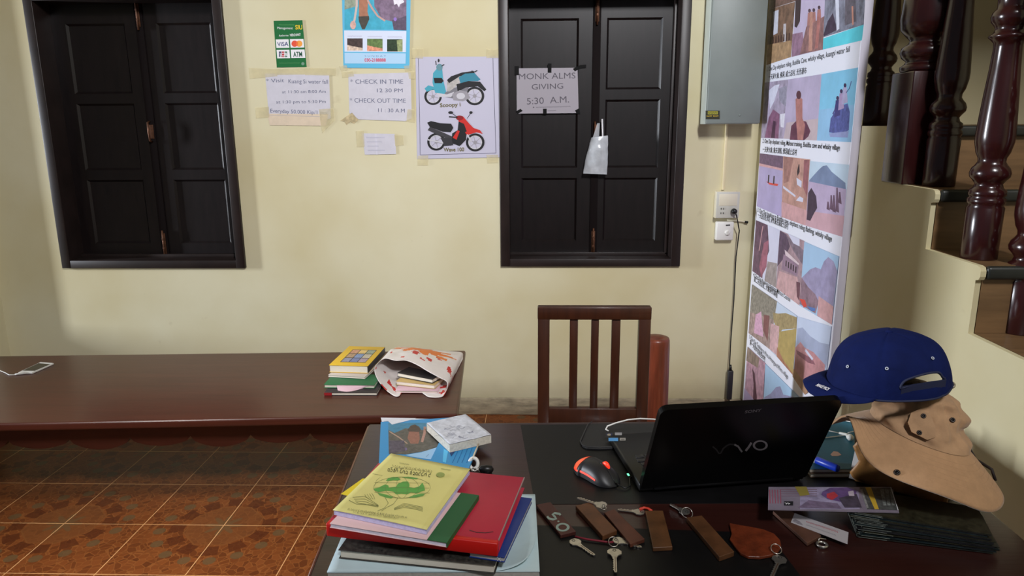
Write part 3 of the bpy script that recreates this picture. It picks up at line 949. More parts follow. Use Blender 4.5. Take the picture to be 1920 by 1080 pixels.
# ================================================================== THE TOUR PHOTO BOARD (against the stair's side wall)
BX0 = SX-0.03
yl_ = onX(1427, 258.6, BX0).y; yr_ = onX(1596.4, 267, BX0).y
t = thing('photo_board', (SX-0.015, (yl_+yr_)/2, 0.0), 'tall white tour board with rows of river and elephant photos against the stair wall', 'display board')
M_BRD = mat('white_board_print', (236, 238, 252), 0.4, spec=0.4)
M_BEDGE = mat('lilac_board_edge', (186, 182, 196), 0.5)
a = Art((BX0-0.0012, (yl_+yr_)/2, 1.0), (-1, 0, 0), (0, -1, 0))
mb = MB(); mb.box((BX0, yr_, 0.02), (SX-0.001, yl_, 2.35), M_BEDGE, bev=0.002); mb.build('board_body', t)
mb = a
mb.box((BX0-0.0012, yr_+0.001, 0.021), (BX0+0.0005, yl_-0.001, 2.349), M_BRD)


def V(c, var=0.28, sc=34):
    return paint(c, var, sc)


SKY = paint((168, 200, 232), 0.06, 8); SKY2 = paint((196, 212, 238), 0.06, 8); LIL = paint((176, 160, 196), 0.12, 10)
LAV = paint((196, 184, 214), 0.08, 10); AQ = paint((110, 196, 228), 0.12, 12); BRN = V((128, 92, 96)); DBR = V((84, 62, 74)); PNK = V((206, 160, 164), .15)
MAU = V((150, 116, 140)); GRN = V((130, 124, 96), .4, 50); DPU = V((78, 70, 130), .3); TAN = V((190, 160, 110), .25); PAL = paint((214, 214, 236), 0.05, 10); SAND = V((176, 150, 128), .3)
DK = paint((52, 40, 52)); ORG = paint((214, 74, 66)); SKN = V((198, 140, 124), .15)
# row at the very top (cut by the frame): forest camp, women on a rock, waterfall
a.poly([(1441, 18), (1492, 2), (1497, -60), (1445, -60)], V((112, 86, 76), .5, 40))
a.poly([(1441, 18), (1491, 3), (1483, 107), (1437, 122)], V((120, 92, 74), .5, 34))
a.poly([(1450, 22), (1460, 18), (1458, 62), (1450, 66)], paint((206, 208, 222), .15, 60))
a.poly([(1469, 45), (1474, 44), (1473, 78), (1468, 79)], paint((196, 190, 196), .2, 60))
a.poly([(1439, 84), (1484, 76), (1483, 107), (1437, 122)], V((170, 138, 104), .35, 40))
for i in range(8):
    a.poly([(1443+i*5, 83-i), (1446+i*5, 82-i), (1446+i*5, 70-i*1.1), (1444+i*5, 69-i*1.1)], paint((72, 48, 42)))
a.poly([(1492, 3), (1548, -20), (1543, 93), (1484, 107)], LAV)
a.poly([(1492, -14), (1503, -14), (1500, 40), (1494, 52), (1490, 50)], V((62, 44, 48), .3))
a.poly([(1486, 64), (1505, 60), (1510, 100), (1484, 107)], MAU)
for (x, y) in ((1518, 20), (1526, 19), (1536, 14)):
    a.poly([(x-3, y+4), (x+3, y+3), (x+6, y+70), (x-8, y+76)], V((168, 118, 112), .25)); a.ell(x, y, 2.6, 3.6, DBR)
a.poly([(1500, 102), (1512, 50), (1546, 30), (1543, 93)], V((146, 108, 108), .4))
a.poly([(1516, 96), (1519, 22), (1524, 22), (1523, 95)], V((196, 146, 132), .2)); a.poly([(1528, 92), (1534, 24), (1539, 24), (1534, 90)], V((176, 116, 112), .25))
a.poly([(1548, -20), (1624, -40), (1620, 46), (1544, 70)], V((126, 128, 146), .5, 30))
a.poly([(1544, 66), (1552, 40), (1562, 24), (1570, 56), (1546, 68)], V((70, 56, 76), .4))
a.poly([(1566, -10), (1573, -12), (1574, 54), (1569, 58)], paint((214, 218, 236), .1, 60))
a.poly([(1585, 0), (1604, -6), (1606, 40), (1584, 48)], V((98, 92, 104), .45)); a.poly([(1597, 12), (1600, 11), (1601, 46), (1598, 47)], SKN)
a.poly([(1544, 72), (1620, 46), (1616.5, 75.6), (1543, 93)], paint((94, 208, 226), .1, 14))
a.text('1. One Day elephant riding, Buddha Cave, whisky village, kuangsi water fall', (1438, 134), (1593, 97), 8, INK, 0.004)
a.text('一天骑大象, 佛洞, 威士忌村, 光西瀑布', (1441, 149), (1512, 137), 8, INK, 0.008)
# second row
a.poly([(1434, 155), (1478, 149), (1468, 260), (1427, 258.6)], V((168, 156, 180), .35, 24))
a.poly([(1441, 170), (1453, 160), (1462, 158), (1452, 190), (1444, 205)], paint((216, 216, 236), .1, 50))
a.poly([(1460, 166), (1476, 160), (1474, 200), (1462, 190)], V((150, 146, 166), .3, 50))
a.poly([(1434, 258), (1442, 220), (1450, 205), (1462, 214), (1460, 260)], V((136, 92, 122), .35)); a.poly([(1446, 258), (1450, 226), (1455, 228), (1453, 259)], V((74, 46, 70), .2))
a.poly([(1463, 214), (1474, 212), (1472, 240), (1464, 238)], paint((222, 220, 234), .1, 60))
a.poly([(1478, 149), (1541, 139), (1532, 263.5), (1468, 260)], paint((186, 174, 204), .14, 10))
a.poly([(1475, 230), (1537, 222), (1532, 263.5), (1469, 260)], paint((196, 178, 186), .1, 12))
a.poly([(1481, 262), (1484, 236), (1496, 224), (1512, 228), (1520, 246), (1516, 256), (1508, 263)], V((104, 60, 82), .35))
a.poly([(1492, 186), (1498, 180), (1505, 186), (1505, 222), (1510, 234), (1506, 262), (1496, 262), (1493, 226)], V((178, 122, 118), .25)); a.ell(1498, 178, 4.6, 8, V((92, 56, 66), .1))
a.poly([(1541, 139), (1609.5, 126.5), (1596.4, 266.5), (1532, 263.5)], paint((132, 196, 230), .1, 10))
a.poly([(1537, 206), (1602, 196), (1596.4, 266.5), (1532, 263.5)], paint((150, 196, 234), .08, 14))
a.poly([(1555, 248), (1558, 222), (1572, 200), (1590, 194), (1594, 210), (1592, 244), (1580, 252), (1566, 250)], V((88, 96, 158), .4, 60))
for (x, y, c) in ((1571, 184, (70, 66, 120)), (1578, 171, (170, 150, 190)), (1585, 160, (176, 170, 206))):
    a.poly([(x-3.5, y+4), (x+3, y+3), (x+5, y+32), (x-6, y+36)], V(c, .15)); a.ell(x, y, 2.6, 4, V((64, 46, 84), .1))
a.line([(1587, 174), (1593, 166), (1597, 152)], 1.3, DPU); a.line([(1569, 190), (1566, 206), (1562, 214)], 2.2, DPU)
a.poly([(1555, 250), (1592, 246), (1590, 258), (1557, 257)], paint((150, 160, 208), .1, 30))
a.text('2. One Day elephant riding, Mahout training, Buddha cave and whisky village', (1430, 268), (1575, 282), 8, INK, 0.004)
a.text('一天骑大象, 象夫训练, 佛洞威士忌村', (1430, 284), (1494, 290.5), 8, INK, 0.008)
# third row: kayak, cave, mountain river
a.poly([(1425.3, 287.4), (1469, 293), (1466, 407), (1419.4, 386.9)], paint((176, 164, 204), .1, 14))
a.poly([(1425.3, 287.4), (1469, 293), (1468, 316), (1424, 306)], V((110, 86, 112), .35, 60)); a.poly([(1424, 306), (1468, 316), (1468, 320), (1424, 311)], PNK)
a.poly([(1437, 340), (1446, 343), (1460, 345), (1458, 349), (1443, 346)], ORG); a.line([(1442, 328), (1441, 343)], 2.4, DK); a.line([(1452, 330), (1451, 345)], 2.4, DK)
a.poly([(1469, 293), (1519.5, 299), (1511, 423), (1466, 407)], V((190, 146, 136), .25, 26))
a.poly([(1470, 293), (1488, 296), (1480, 340), (1470, 344)], V((154, 112, 108), .35)); a.poly([(1508, 300), (1518, 300), (1514, 370), (1506, 350)], V((150, 96, 104), .3))
a.poly([(1469, 348), (1492, 366), (1492, 370), (1469, 353)], PAL); a.poly([(1494, 333), (1504, 340), (1503, 352), (1495, 346)], PAL); a.poly([(1493, 376), (1500, 368), (1507, 372), (1506, 379)], PAL)
a.poly([(1498, 308), (1499.5, 308), (1500, 322), (1496, 330), (1495, 322)], DK); a.poly([(1466, 378), (1513, 394), (1511, 423), (1466, 407)], PNK)
a.poly([(1519.5, 302), (1593, 309), (1580, 444), (1511, 423)], paint((196, 216, 236), .07, 9))
a.poly([(1518, 338), (1536, 318), (1544, 311), (1551, 310), (1560, 322), (1576, 335), (1586, 343), (1587, 358), (1518, 344)], V((122, 138, 172), .12, 20))
a.poly([(1517, 340), (1588, 355), (1580, 444), (1511, 423)], paint((190, 172, 204), .12, 16)); a.poly([(1513, 395), (1584, 405), (1580, 444), (1511, 423)], paint((204, 164, 176), .1, 16))
a.poly([(1514, 400), (1516, 362), (1522, 352), (1531, 368), (1533, 390), (1526, 402), (1520, 414), (1513, 412)], V((72, 56, 76), .3))
for (x, y, h) in ((1553, 378, 14), (1559, 366, 26), (1564, 366, 30), (1570, 352, 44), (1575, 360, 20)):
    a.poly([(x-2.5, y+h), (x-1, y), (x+1.5, y), (x+4, y+h+3)], V((112, 86, 108), .3))
a.text('3. One Day kayaking to Buddha cave, elephant riding Bathing, whisky village', (1420.5, 397), (1560, 453), 8, INK, 0.004)
a.text('一天皮划艇佛洞, 骑大象洗澡威士忌村', (1421.5, 407), (1478, 429.5), 8, INK, 0.008)
# fourth row: jungle, forest house, limestone cliff
a.poly([(1418.2, 412.8), (1463, 432), (1456, 540), (1411.4, 508.2)], PAL)
a.poly([(1418.2, 412.8), (1440, 422), (1443, 470), (1432, 500), (1430, 522), (1411.4, 508.2)], V((104, 76, 96), .45, 40)); a.line([(1431, 424), (1424, 470)], 1.4, PNK)
a.poly([(1433, 456), (1442, 450), (1438, 500), (1428, 520), (1424, 500)], V((160, 98, 118), .3)); a.poly([(1440, 490), (1458, 494), (1456, 540), (1434, 526)], V((160, 148, 148), .3))
a.poly([(1463, 432), (1509, 452), (1500, 573), (1456, 540)], V((170, 142, 152), .25))
a.poly([(1463, 432), (1476, 440), (1482, 462), (1474, 480), (1458, 500)], V((92, 72, 96), .4)); a.poly([(1474, 440), (1500, 462), (1508, 470), (1508, 500), (1488, 470)], V((128, 112, 128), .4))
a.poly([(1478, 438), (1500, 448), (1500, 462), (1488, 456)], PAL); a.poly([(1472, 468), (1499, 494), (1498, 498), (1474, 482)], paint((220, 200, 208), .1, 40)); a.poly([(1470, 476), (1498, 497), (1496, 518), (1466, 505)], V((150, 124, 146), .15))
for i in range(5):
    a.poly([(1474+i*4.6, 488+i*2.8), (1476+i*4.6, 489+i*2.8), (1475.4+i*4.6, 500+i*3), (1473.4+i*4.6, 499+i*3)], DK)
a.poly([(1462, 508), (1496, 520), (1501, 560), (1500, 573), (1456, 540)], V((204, 164, 168), .2)); a.poly([(1494, 528), (1501, 530), (1500, 565), (1495, 556)], V((110, 70, 86), .2))
a.poly([(1509, 453), (1574, 481), (1560.5, 609), (1500, 573)], SKY)
a.poly([(1505, 520), (1520, 505), (1530, 501), (1540, 505), (1546, 490), (1554, 482), (1564, 490), (1571, 508), (1562, 590), (1504, 545)], V((160, 152, 188), .2, 22))
a.poly([(1504, 520), (1516, 538), (1530, 552), (1536, 566), (1530, 588), (1500, 570)], V((140, 114, 130), .35)); a.poly([(1536, 555), (1564, 575), (1560.5, 609), (1533, 592)], PNK)
a.poly([(1500, 560), (1510, 562), (1514, 574), (1508, 577)], ORG); a.poly([(1514, 574), (1530, 578), (1529, 583), (1522, 583)], paint((84, 120, 186)))
a.text('4. One Day Kayaking, Elephant Mahout Course', (1413, 518), (1482, 566), 7.5, INK, 0.004)
a.text('第二天皮划艇, 大象骑师课程', (1414, 527), (1458, 558), 8, INK, 0.008)
# fifth row
a.poly([(1410.7, 533), (1458, 565.5), (1444, 655), (1404.3, 624.5)], V((160, 138, 134), .45, 40))
a.poly([(1410.7, 533), (1458, 565.5), (1452, 600), (1407, 585)], V((140, 134, 124), .45, 60)); a.poly([(1418, 590), (1428, 584), (1432, 632), (1414, 624)], V((214, 168, 196), .25, 60))
a.poly([(1433, 590), (1444, 592), (1440, 640), (1432, 620)], V((130, 84, 86), .25))
a.poly([(1458, 566), (1495, 592), (1490, 702), (1444, 656)], paint((200, 214, 236), .05, 9))
a.poly([(1450, 586), (1460, 588), (1474, 587), (1495, 595), (1495, 616), (1468, 618), (1462, 626), (1452, 604)], V((164, 146, 108), .3, 50))
a.poly([(1446, 606), (1462, 612), (1459, 668), (1444, 655)], V((206, 168, 172), .25)); a.poly([(1462, 622), (1495, 616), (1488, 701), (1458, 668)], V((180, 158, 100), .15))
a.poly([(1458, 650), (1470, 676), (1486, 698), (1488, 704), (1457, 668)], V((176, 122, 100), .25))
a.poly([(1496, 593), (1560, 612), (1548, 720), (1536, 752), (1490, 704)], paint((200, 212, 238), .04, 9))
a.poly([(1496, 616), (1506, 614), (1520, 630), (1538, 642), (1556, 646), (1550, 690), (1494, 650)], paint((166, 176, 206), .1, 16))
a.poly([(1492, 652), (1502, 641), (1510, 652), (1526, 660), (1548, 684), (1546, 730), (1536, 748), (1490, 702)], V((196, 140, 146), .22, 26))
a.poly([(1494, 656), (1508, 664), (1524, 672), (1530, 684), (1516, 680), (1496, 664)], V((140, 90, 104), .2)); a.poly([(1512, 654), (1526, 672), (1524, 676), (1510, 658)], PAL)
a.poly([(1488, 690), (1506, 712), (1516, 736), (1510, 740), (1487, 706)], V((180, 142, 116), .25))
a.text('5. One Day Trekking to Khmu Hmong and Khmu village', (1405.5, 634), (1478, 711), 7.5, INK, 0.004)
a.text('第一天徒步苗族克木村', (1406.5, 645), (1435, 678), 8, INK, 0.008)
# sixth row, lower part hidden
a.poly([(1402.5, 650), (1436, 681), (1428, 800), (1394, 790)], V((186, 146, 164), .35, 40)); a.poly([(1402.5, 650), (1425, 672), (1422, 690), (1400, 676)], V((140, 122, 112), .4))
a.poly([(1411, 690), (1416, 700), (1420, 745), (1418, 780), (1412, 770), (1414, 720)], V((88, 54, 70), .2))
a.poly([(1436, 682), (1500, 745), (1500, 840), (1430, 820)], SKY); a.poly([(1434, 745), (1446, 738), (1456, 726), (1464, 724), (1470, 740), (1490, 744), (1486, 800), (1432, 800)], V((150, 150, 186), .15))
for j in range(3):
    u0 = -0.47+j*0.32
    a.poly([(u0, -0.96), (u0+0.3, -0.96), (u0+0.3, -0.82), (u0, -0.82)], (LIL, SKY2, BRN)[j], local=True)
a.build('printed_face', t)

# ================================================================== BENCH (low wooden daybed) AND WHAT LIES ON IT
BZ = 0.43
c_bl, c_br = onZ(0, 667, BZ), onZ(873, 656.5, BZ)
c_fl, c_fr = onZ(0, 795, BZ), onZ(858, 777, BZ)
exb = (c_br-c_bl).normalized(); exf = (c_fr-c_fl).normalized()
bl = c_bl - exb*0.12; fl = c_fl - exf*0.42
cen = (bl+c_br+fl+c_fr)/4
t = thing('bench', (cen.x, cen.y, 0), 'long low varnished brown wooden bench with scalloped apron under the left window', 'bench')


def slab(mb, corners, z0, z1, m, bev=0.0):
    bm = bmesh.new()
    lo = [bm.verts.new((c.x, c.y, z0)) for c in corners]; hi = [bm.verts.new((c.x, c.y, z1)) for c in corners]
    n = len(corners)
    bm.faces.new(lo[::-1]); bm.faces.new(hi)
    for i in range(n):
        bm.faces.new([lo[i], lo[(i+1) % n], hi[(i+1) % n], hi[i]])
    bmesh.ops.recalc_face_normals(bm, faces=bm.faces[:])
    if bev:
        bmesh.ops.bevel(bm, geom=bm.edges[:], offset=bev, segments=3, affect='EDGES', profile=0.5)
    bm.verts.index_update()
    mb.add([v.co.copy() for v in bm.verts], [[v.index for v in f.verts] for f in bm.faces], m, False)
    bm.free(); return mb


mb = MB(); slab(mb, [fl, c_fr, c_br, bl], BZ-0.032, BZ, M_BENCH, 0.009); mb.build('bench_top', t)


def apron(p, q, zt, name, n_scal):
    """board with a wavy ogee lower edge"""
    e = (q-p); Ln = e.length; e.normalize()
    fr = frame(Vector((p.x, p.y, 0)), e, (0, 0, 1))
    pts = [(0, zt), (0, zt-0.11)]
    N = n_scal*16
    for i in range(N+1):
        s = i/N*n_scal; f = s % 1.0
        d = 0.084 + 0.040*abs(math.sin(PI*f))**0.7*(1 if int(s) % 2 == 0 else 0.75)
        if f < 0.06 or f > 0.94:
            d -= 0.008
        pts.append((0.06+(Ln-0.12)*i/N, zt-d))
    pts += [(Ln, zt-0.11), (Ln, zt)]
    mb = MB(); mb.prism(pts, -0.011, 0.011, M_BENCH, fr); mb.build(name, t)


inw = Vector((0.0, 0.11, 0)); inx = Vector((0.07, 0, 0))
apron(fl+inw+inx, c_fr+inw-inx, BZ-0.033, 'apron', 8)
apron(bl-inw+inx, c_br-inw-inx, BZ-0.033, 'apron', 8)
apron(c_fr+inw-inx, c_br-inw-inx, BZ-0.033, 'apron', 2)
for c, s1, s2 in ((fl, 1, 1), (c_fr, -1, 1), (c_br, -1, -1), (bl, 1, -1)):
    p = c + Vector((s1*0.10, s2*0.13, 0))
    mb = MB(); mb.lathe([(0.028, 0), (0.03, 0.02), (0.036, 0.05), (0.03, 0.12), (0.034, 0.2), (0.043, 0.27), (0.04, 0.30), (0.045, BZ-0.034)], M_BENCH, Matrix.Translation((p.x, p.y, 0)), n=20)
    mb.build('leg', t)

# phone and its cable
p = [onZ(x, y, BZ+0.008) for x, y in ((34, 698), (60, 698.5), (101, 680.5), (76, 678.5))]
cen = sum(p, Vector())/4
t = thing('smartphone', (cen.x, cen.y, BZ), 'white smartphone with dark screen lying on the left end of the bench', 'phone')
mb = MB(); slab(mb, p, BZ+0.0005, BZ+0.008, M_WHITE, 0.002); mb.build('phone_body', t)
sc = [cen.lerp(q, 0.97) for q in p]
e1 = (p[3]-p[0])
s4 = [p[0]+e1*0.15+(p[1]-p[0])*0.06, p[1]+e1*0.15-(p[1]-p[0])*0.06, p[2]-e1*0.13-(p[1]-p[0])*0.06, p[3]-e1*0.13+(p[1]-p[0])*0.06]
mb = MB(); slab(mb, s4, BZ+0.0078, BZ+0.0084, mat('phone_screen', (38, 34, 32), 0.12)); mb.build('screen', t)
mb = MB(); cp_ = (p[0]+p[1])/2
pts = [cp_+Vector((0.004, 0, -0.004)), onZ(26, 703, BZ+0.003), onZ(17, 703, BZ+0.003), onZ(10, 699, BZ+0.003), onZ(0, 695, BZ+0.003), onZ(-30, 690, BZ+0.003)]
mb.tube(pts, 0.0022, M_WHITE); mb.tube([cp_, cp_.lerp(pts[1], 0.9)], 0.0042, M_WHITE)
tag(mb.build('charging_cable'), 'thin white charging cable running from the phone off the bench', 'cable')


def rect_px(near_l, near_r, far, z, right_far=None):
    """rectangle lying at height z: near edge from two photo points, depth from a far point; returns near_l,near_r,far_r,far_l"""
    a, b, c = onZ(*near_l, z), onZ(*near_r, z), onZ(*far, z)
    e = (b-a).normalized(); n = Vector((-e.y, e.x, 0)); d = abs((c-a).dot(n))
    return [a, b, b+n*d, a+n*d]


def book(name, R, z0, z1, cover, label, cat='book', group=None, ct=0.0016, pages=M_PAGES, spine=None, over=0.003, page_name='page_block', spine_mat=None):
    """R: near-left, near-right, far-right, far-left; spine None/'left'/'right'/'near'"""
    cen = sum(R, Vector())/4
    t = thing(name, (cen.x, cen.y, z0), label, cat, group)
    ex = (R[1]-R[0]); wx = ex.length; ex.normalize(); ey = (R[3]-R[0]); wy = ey.length; ey.normalize()
    fr = frame(Vector((R[0].x, R[0].y, z0)), ex, ey)
    h = z1-z0
    mb = MB()
    mb.box((0, 0, h-ct), (wx, wy, h), cover, fr, bev=min(0.0006, ct*0.3)); mb.build('front_cover', t)
    mb = MB(); mb.box((0, 0, 0), (wx, wy, ct), cover, fr, bev=min(0.0006, ct*0.3)); mb.build('back_cover', t)
    l, r, n_, f = over, wx-over, over, wy-over
    if spine:
        mb = MB()
        if spine == 'left':
            mb.box((0, 0, ct), (ct*1.3, wy, h-ct), cover, fr); l = ct*1.4
        if spine == 'right':
            mb.box((wx-ct*1.3, 0, ct), (wx, wy, h-ct), spine_mat or cover, fr); r = wx-ct*1.4
        if spine == 'near':
            mb.box((0, 0, ct), (wx, ct*1.3, h-ct), cover, fr); n_ = ct*1.4
        mb.build('spine', t)
    mb = MB(); mb.box((l, n_, ct+0.0001), (r, f, h-ct-0.0001), pages, fr); mb.build(page_name, t)
    return t, fr, wx, wy, h


# pile of books on the bench
PB = [('notebook', (608, 736), (707, 736), (622, 712), 0.0, 0.014, (46, 40, 44), 'black hardback notebook with a red corner at the bottom of the bench pile', 'left'),
      ('notebook', (607, 721), (702, 722), (620, 701), 0.0145, 0.030, (30, 104, 62), 'green covered notebook in the pile on the bench', None),
      ('booklet', (615, 703), (684, 707), (640, 680), 0.0305, 0.040, (198, 186, 176), 'pale booklet under the yellow book on the bench', None),
      ('paperback_book', (616.5, 684.5), (689.5, 686.5), (655, 649), 0.0405, 0.074, (222, 180, 44), 'thick yellow paperback on top of the bench pile', 'right')]
for (nm, nl, nr, fr_, a0, a1, c, lb, spn) in PB:
    R = rect_px(nl, nr, fr_, BZ+a1)
    cv = mat('cover_%d_%d_%d' % c, c, 0.45)
    t, fr, wx, wy, h = book(nm, R, BZ+0.0006+a0, BZ+a1, cv, lb, 'book', None, spine=spn, spine_mat=mat('dark_spine', (62, 58, 58), 0.5))
    if nm == 'paperback_book':
        a = Art(fr @ Vector((0, 0, h+0.0002)), (0, 0, 1), R[1]-R[0])
        cols = [(150, 150, 170), (120, 130, 170), (170, 150, 160), (180, 150, 120), (130, 150, 190), (190, 180, 160), (200, 150, 120), (220, 190, 120), (150, 160, 140)]
        a.poly([(wx*.20, wy*.16), (wx*.86, wy*.16), (wx*.86, wy*.82), (wx*.20, wy*.82)], paint((60, 52, 44)), local=True)
        for i in range(9):
            u0 = wx*(.22+.215*(i % 3)); v0 = wy*(.18+.215*(i//3))
            a.poly([(u0, v0), (u0+wx*.195, v0), (u0+wx*.195, v0+wy*.19), (u0, v0+wy*.19)], paint(cols[i], .3, 120), local=True)
        a.build('cover_print', t)
    if nm == 'notebook' and a0 == 0.0:
        mb = MB(); mb.box((-0.001, -0.001, 0.001), (0.03, 0.03, h-0.001), paint((150, 30, 34)), fr); mb.build('corner_patch', t)
pz = BZ+0.0225
mb = MB()
P_ = [onZ(x, y, pz) for x, y in ((632, 720), (702, 722.5), (690, 726), (662, 730), (655, 728), (634, 727))]
q = [p - Vector((0, 0.0015, 0)) for p in P_]
mb.grid(lambda u, v: (onZ(632+u*70, 721.4+u*1.4, pz+0.003)+Vector((0, -0.006, 0))).lerp(onZ(634+u*60, 731-u*2+3*math.sin(u*5), pz-0.008)+Vector((0, -0.006, 0)), v), 14, 3, mat('pink_paper', (222, 186, 196), 0.7))
tag(mb.build('paper_sheet'), 'pink paper sticking out of the green notebook on the bench', 'paper')

# orange printed carrier bag, mouth to the viewer
M_BAG = mat('white_printed_bag', (226, 218, 214), 0.35, 0.05, 14, bump=0.3, bscale=14)
M_BAGO = paint((226, 122, 50)); M_BAGR = paint((196, 50, 48)); M_BAGP = paint((204, 92, 80)); M_BAGD = paint((120, 70, 70))
bag_c = onZ(785, 716, BZ)
t = thing('shopping_bag', (bag_c.x, bag_c.y, BZ), 'white carrier bag with orange and red print lying open on the bench', 'bag')
# mouth ring (front) and closed end (rear) in photo pixels, depth set from the bench top
mouth = [(702, 694), (707, 682), (722, 672), (742, 676), (762, 676), (782, 684), (802, 696), (824, 708), (838, 716), (838, 730), (829, 744), (806, 745), (796, 740), (786, 733), (770, 730), (756, 733), (748, 743), (738, 742), (722, 730), (708, 712)]
zs = [0.055, .075, .088, .088, .088, .082, .072, .055, .04, .02, .003, .003, .003, .003, .003, .003, .003, .003, .012, .035]
ring0 = [onZ(x, y, BZ+z) for (x, y), z in zip(mouth, zs)]
rear = [(744, 665), (742, 656), (745, 651), (765, 651), (785, 653), (805, 655), (825, 657), (850, 659), (866, 661), (868, 668), (866, 676), (850, 680), (840, 680), (830, 680), (815, 680), (800, 680), (785, 680), (770, 678), (756, 672), (748, 668)]
zr = [.02, .03, .036, .038, .038, .038, .036, .032, .022, .008, .002, .002, .002, .002, .002, .002, .002, .002, .004, .01]
ring1 = [onZ(x, y, BZ+z) for (x, y), z in zip(rear, zr)]
NB = len(ring0)


def cyc(R, u):
    f = (u % 1.0)*NB; i = int(f) % NB; f -= int(f)
    p0, p1, p2, p3 = R[i-1], R[i], R[(i+1) % NB], R[(i+2) % NB]
    return 0.5*((2*p1)+(p2-p0)*f+(2*p0-5*p1+4*p2-p3)*f*f+(3*p1-p0-3*p2+p3)*f*f*f)


def bagsurf(u, v):
    p = cyc(ring0, u).lerp(cyc(ring1, u), v)
    p.z += 0.022*math.sin(PI*v)*max(0, math.sin(PI*min(1, max(0, (u-0.02)/0.42)))) + 0.006*noise.noise(p*22)*(1-abs(2*v-1))
    p.z = max(p.z, BZ+0.0015)
    return p


def bagpick(u, v):
    if 0.08 < u < 0.42:
        du, dv = (u-0.235)*3.4, (v-0.66)*2.0
        an = math.atan2(dv, du); r = math.hypot(du, dv)
        if r < 0.40+0.12*math.cos(9*an):
            return M_BAGO
    k = noise.noise(Vector((u*26, v*9, 3.3)))
    if k > 0.36 and v < 0.55:
        return M_BAGR if noise.noise(Vector((u*11, v*5, 8))) > -0.1 else M_BAGP
    return None


mb = MB(); mb.grid(bagsurf, 120, 40, M_BAG, closed=True, pick=bagpick)
mb.grid(lambda u, v: cyc(ring1, 0.05+u*0.40).lerp(cyc(ring1, 0.95-u*0.40), v), 20, 3, M_BAG)
o = mb.build('bag_body', t)
md = o.modifiers.new('thickness', 'SOLIDIFY'); md.thickness = 0.0012
# books inside the bag
R = rect_px((737, 741), (818, 742), (760, 704), BZ+0.010); R = [q+Vector((0, 0.045, 0)) for q in R]
book('booklet', R, BZ+0.003, BZ+0.012, mat('pink_cover', (212, 176, 186), 0.6), 'pink booklet lowest inside the open carrier bag', 'book', ct=0.001)
R = rect_px((738, 722), (812, 730), (760, 702), BZ+0.03); R = [q+Vector((0, 0.045, 0)) for q in R]
book('booklet', R, BZ+0.014, BZ+0.030, mat('straw_cover', (190, 160, 100), 0.6), 'straw coloured booklet between black and pink books inside the carrier bag', 'book', ct=0.001)
R = rect_px((741, 705), (808, 718), (765, 694), BZ+0.05); R = [q+Vector((0, 0.04, 0)) for q in R]
book('notebook', R, BZ+0.033, BZ+0.050, mat('black_cover', (24, 20, 22), 0.5), 'black notebook uppermost inside the open carrier bag', 'book', ct=0.0015)

# ================================================================== CHAIR AND POST BY THE WALL
CY_ = 2.40
tl, tr = onY(1008.5, 578, CY_), onY(1222, 574, CY_)
zt = (tl.z+tr.z)/2
bz = onY(1110, 767, CY_).z
t = thing('wooden_chair', ((tl.x+tr.x)/2, CY_-0.2, 0), 'brown wooden chair with a slatted back standing behind the desk', 'chair')
pw = onY(1030, 650, CY_).x-onY(1008, 650, CY_).x
mb = MB(); mb.box((tl.x, CY_, 0), (tl.x+pw, CY_+0.032, zt-0.002), M_CHAIR, bev=0.003); mb.build('back_post', t)
mb = MB(); mb.box((tr.x-pw, CY_, 0), (tr.x, CY_+0.032, zt-0.002), M_CHAIR, bev=0.003); mb.build('back_post', t)
mb = MB(); mb.box((tl.x-0.001, CY_-0.001, onY(1110, 600, CY_).z), (tr.x+0.001, CY_+0.033, zt), M_CHAIR, bev=0.004); mb.build('top_rail', t)
mb = MB(); mb.box((tl.x+pw-0.002, CY_+0.003, bz-0.06), (tr.x-pw+0.002, CY_+0.03, bz), M_CHAIR, bev=0.002); mb.build('lower_rail', t)
for (x0, x1) in ((1068, 1083), (1108, 1122), (1146, 1162)):
    a0, a1 = onY(x0, 680, CY_), onY(x1, 680, CY_)
    mb = MB(); mb.box((a0.x, CY_+0.006, bz-0.004), (a1.x, CY_+0.026, onY(1110, 599, CY_).z), M_CHAIR, bev=0.002); mb.build('slat', t)
SEATZ = 0.44
mb = MB(); mb.box((tl.x-0.005, CY_-0.40, SEATZ-0.025), (tr.x+0.005, CY_+0.0, SEATZ), M_CHAIR, bev=0.006); mb.build('seat', t)
for xx in (tl.x, tr.x-pw):
    mb = MB(); mb.box((xx, CY_-0.385, 0), (xx+pw, CY_-0.35, SEATZ-0.026), M_CHAIR, bev=0.003); mb.build('front_leg', t)
    mb = MB(); mb.box((xx+0.008, CY_-0.348, 0.18), (xx+pw-0.008, CY_-0.002, 0.21), M_CHAIR, bev=0.002); mb.build('stretcher', t)
mb = MB(); mb.box((tl.x+pw, CY_-0.38, SEATZ-0.075), (tr.x-pw, CY_-0.36, SEATZ-0.026), M_CHAIR, bev=0.002); mb.build('seat_rail', t)
PYY = 2.75
q0, q1 = onY(1203, 645, PYY), onY(1257, 645, PYY)
pr_ = (q1.x-q0.x)/2; pt = onY(1230, 640, PYY-pr_).z
mb = MB()
prof = []
nn = 28
vs = []; fs = []
zz = [0.0, 0.02, pt*0.3, pt*0.6, pt*0.85, pt-0.03, pt-0.010, pt-0.002, pt]
rr = [1.06, 1.05, 1.03, 1.01, 0.99, 0.97, 0.95, 0.90, 0.80]
mb.lathe([(pr_*r*0.98, z) for r, z in zip(rr, zz)], M_POST, Matrix.Translation(((q0.x+q1.x)/2, PYY, 0)), n=nn)
tag(mb.build('wooden_post'), 'reddish wooden post with rounded top standing beside the slatted chair', 'post')

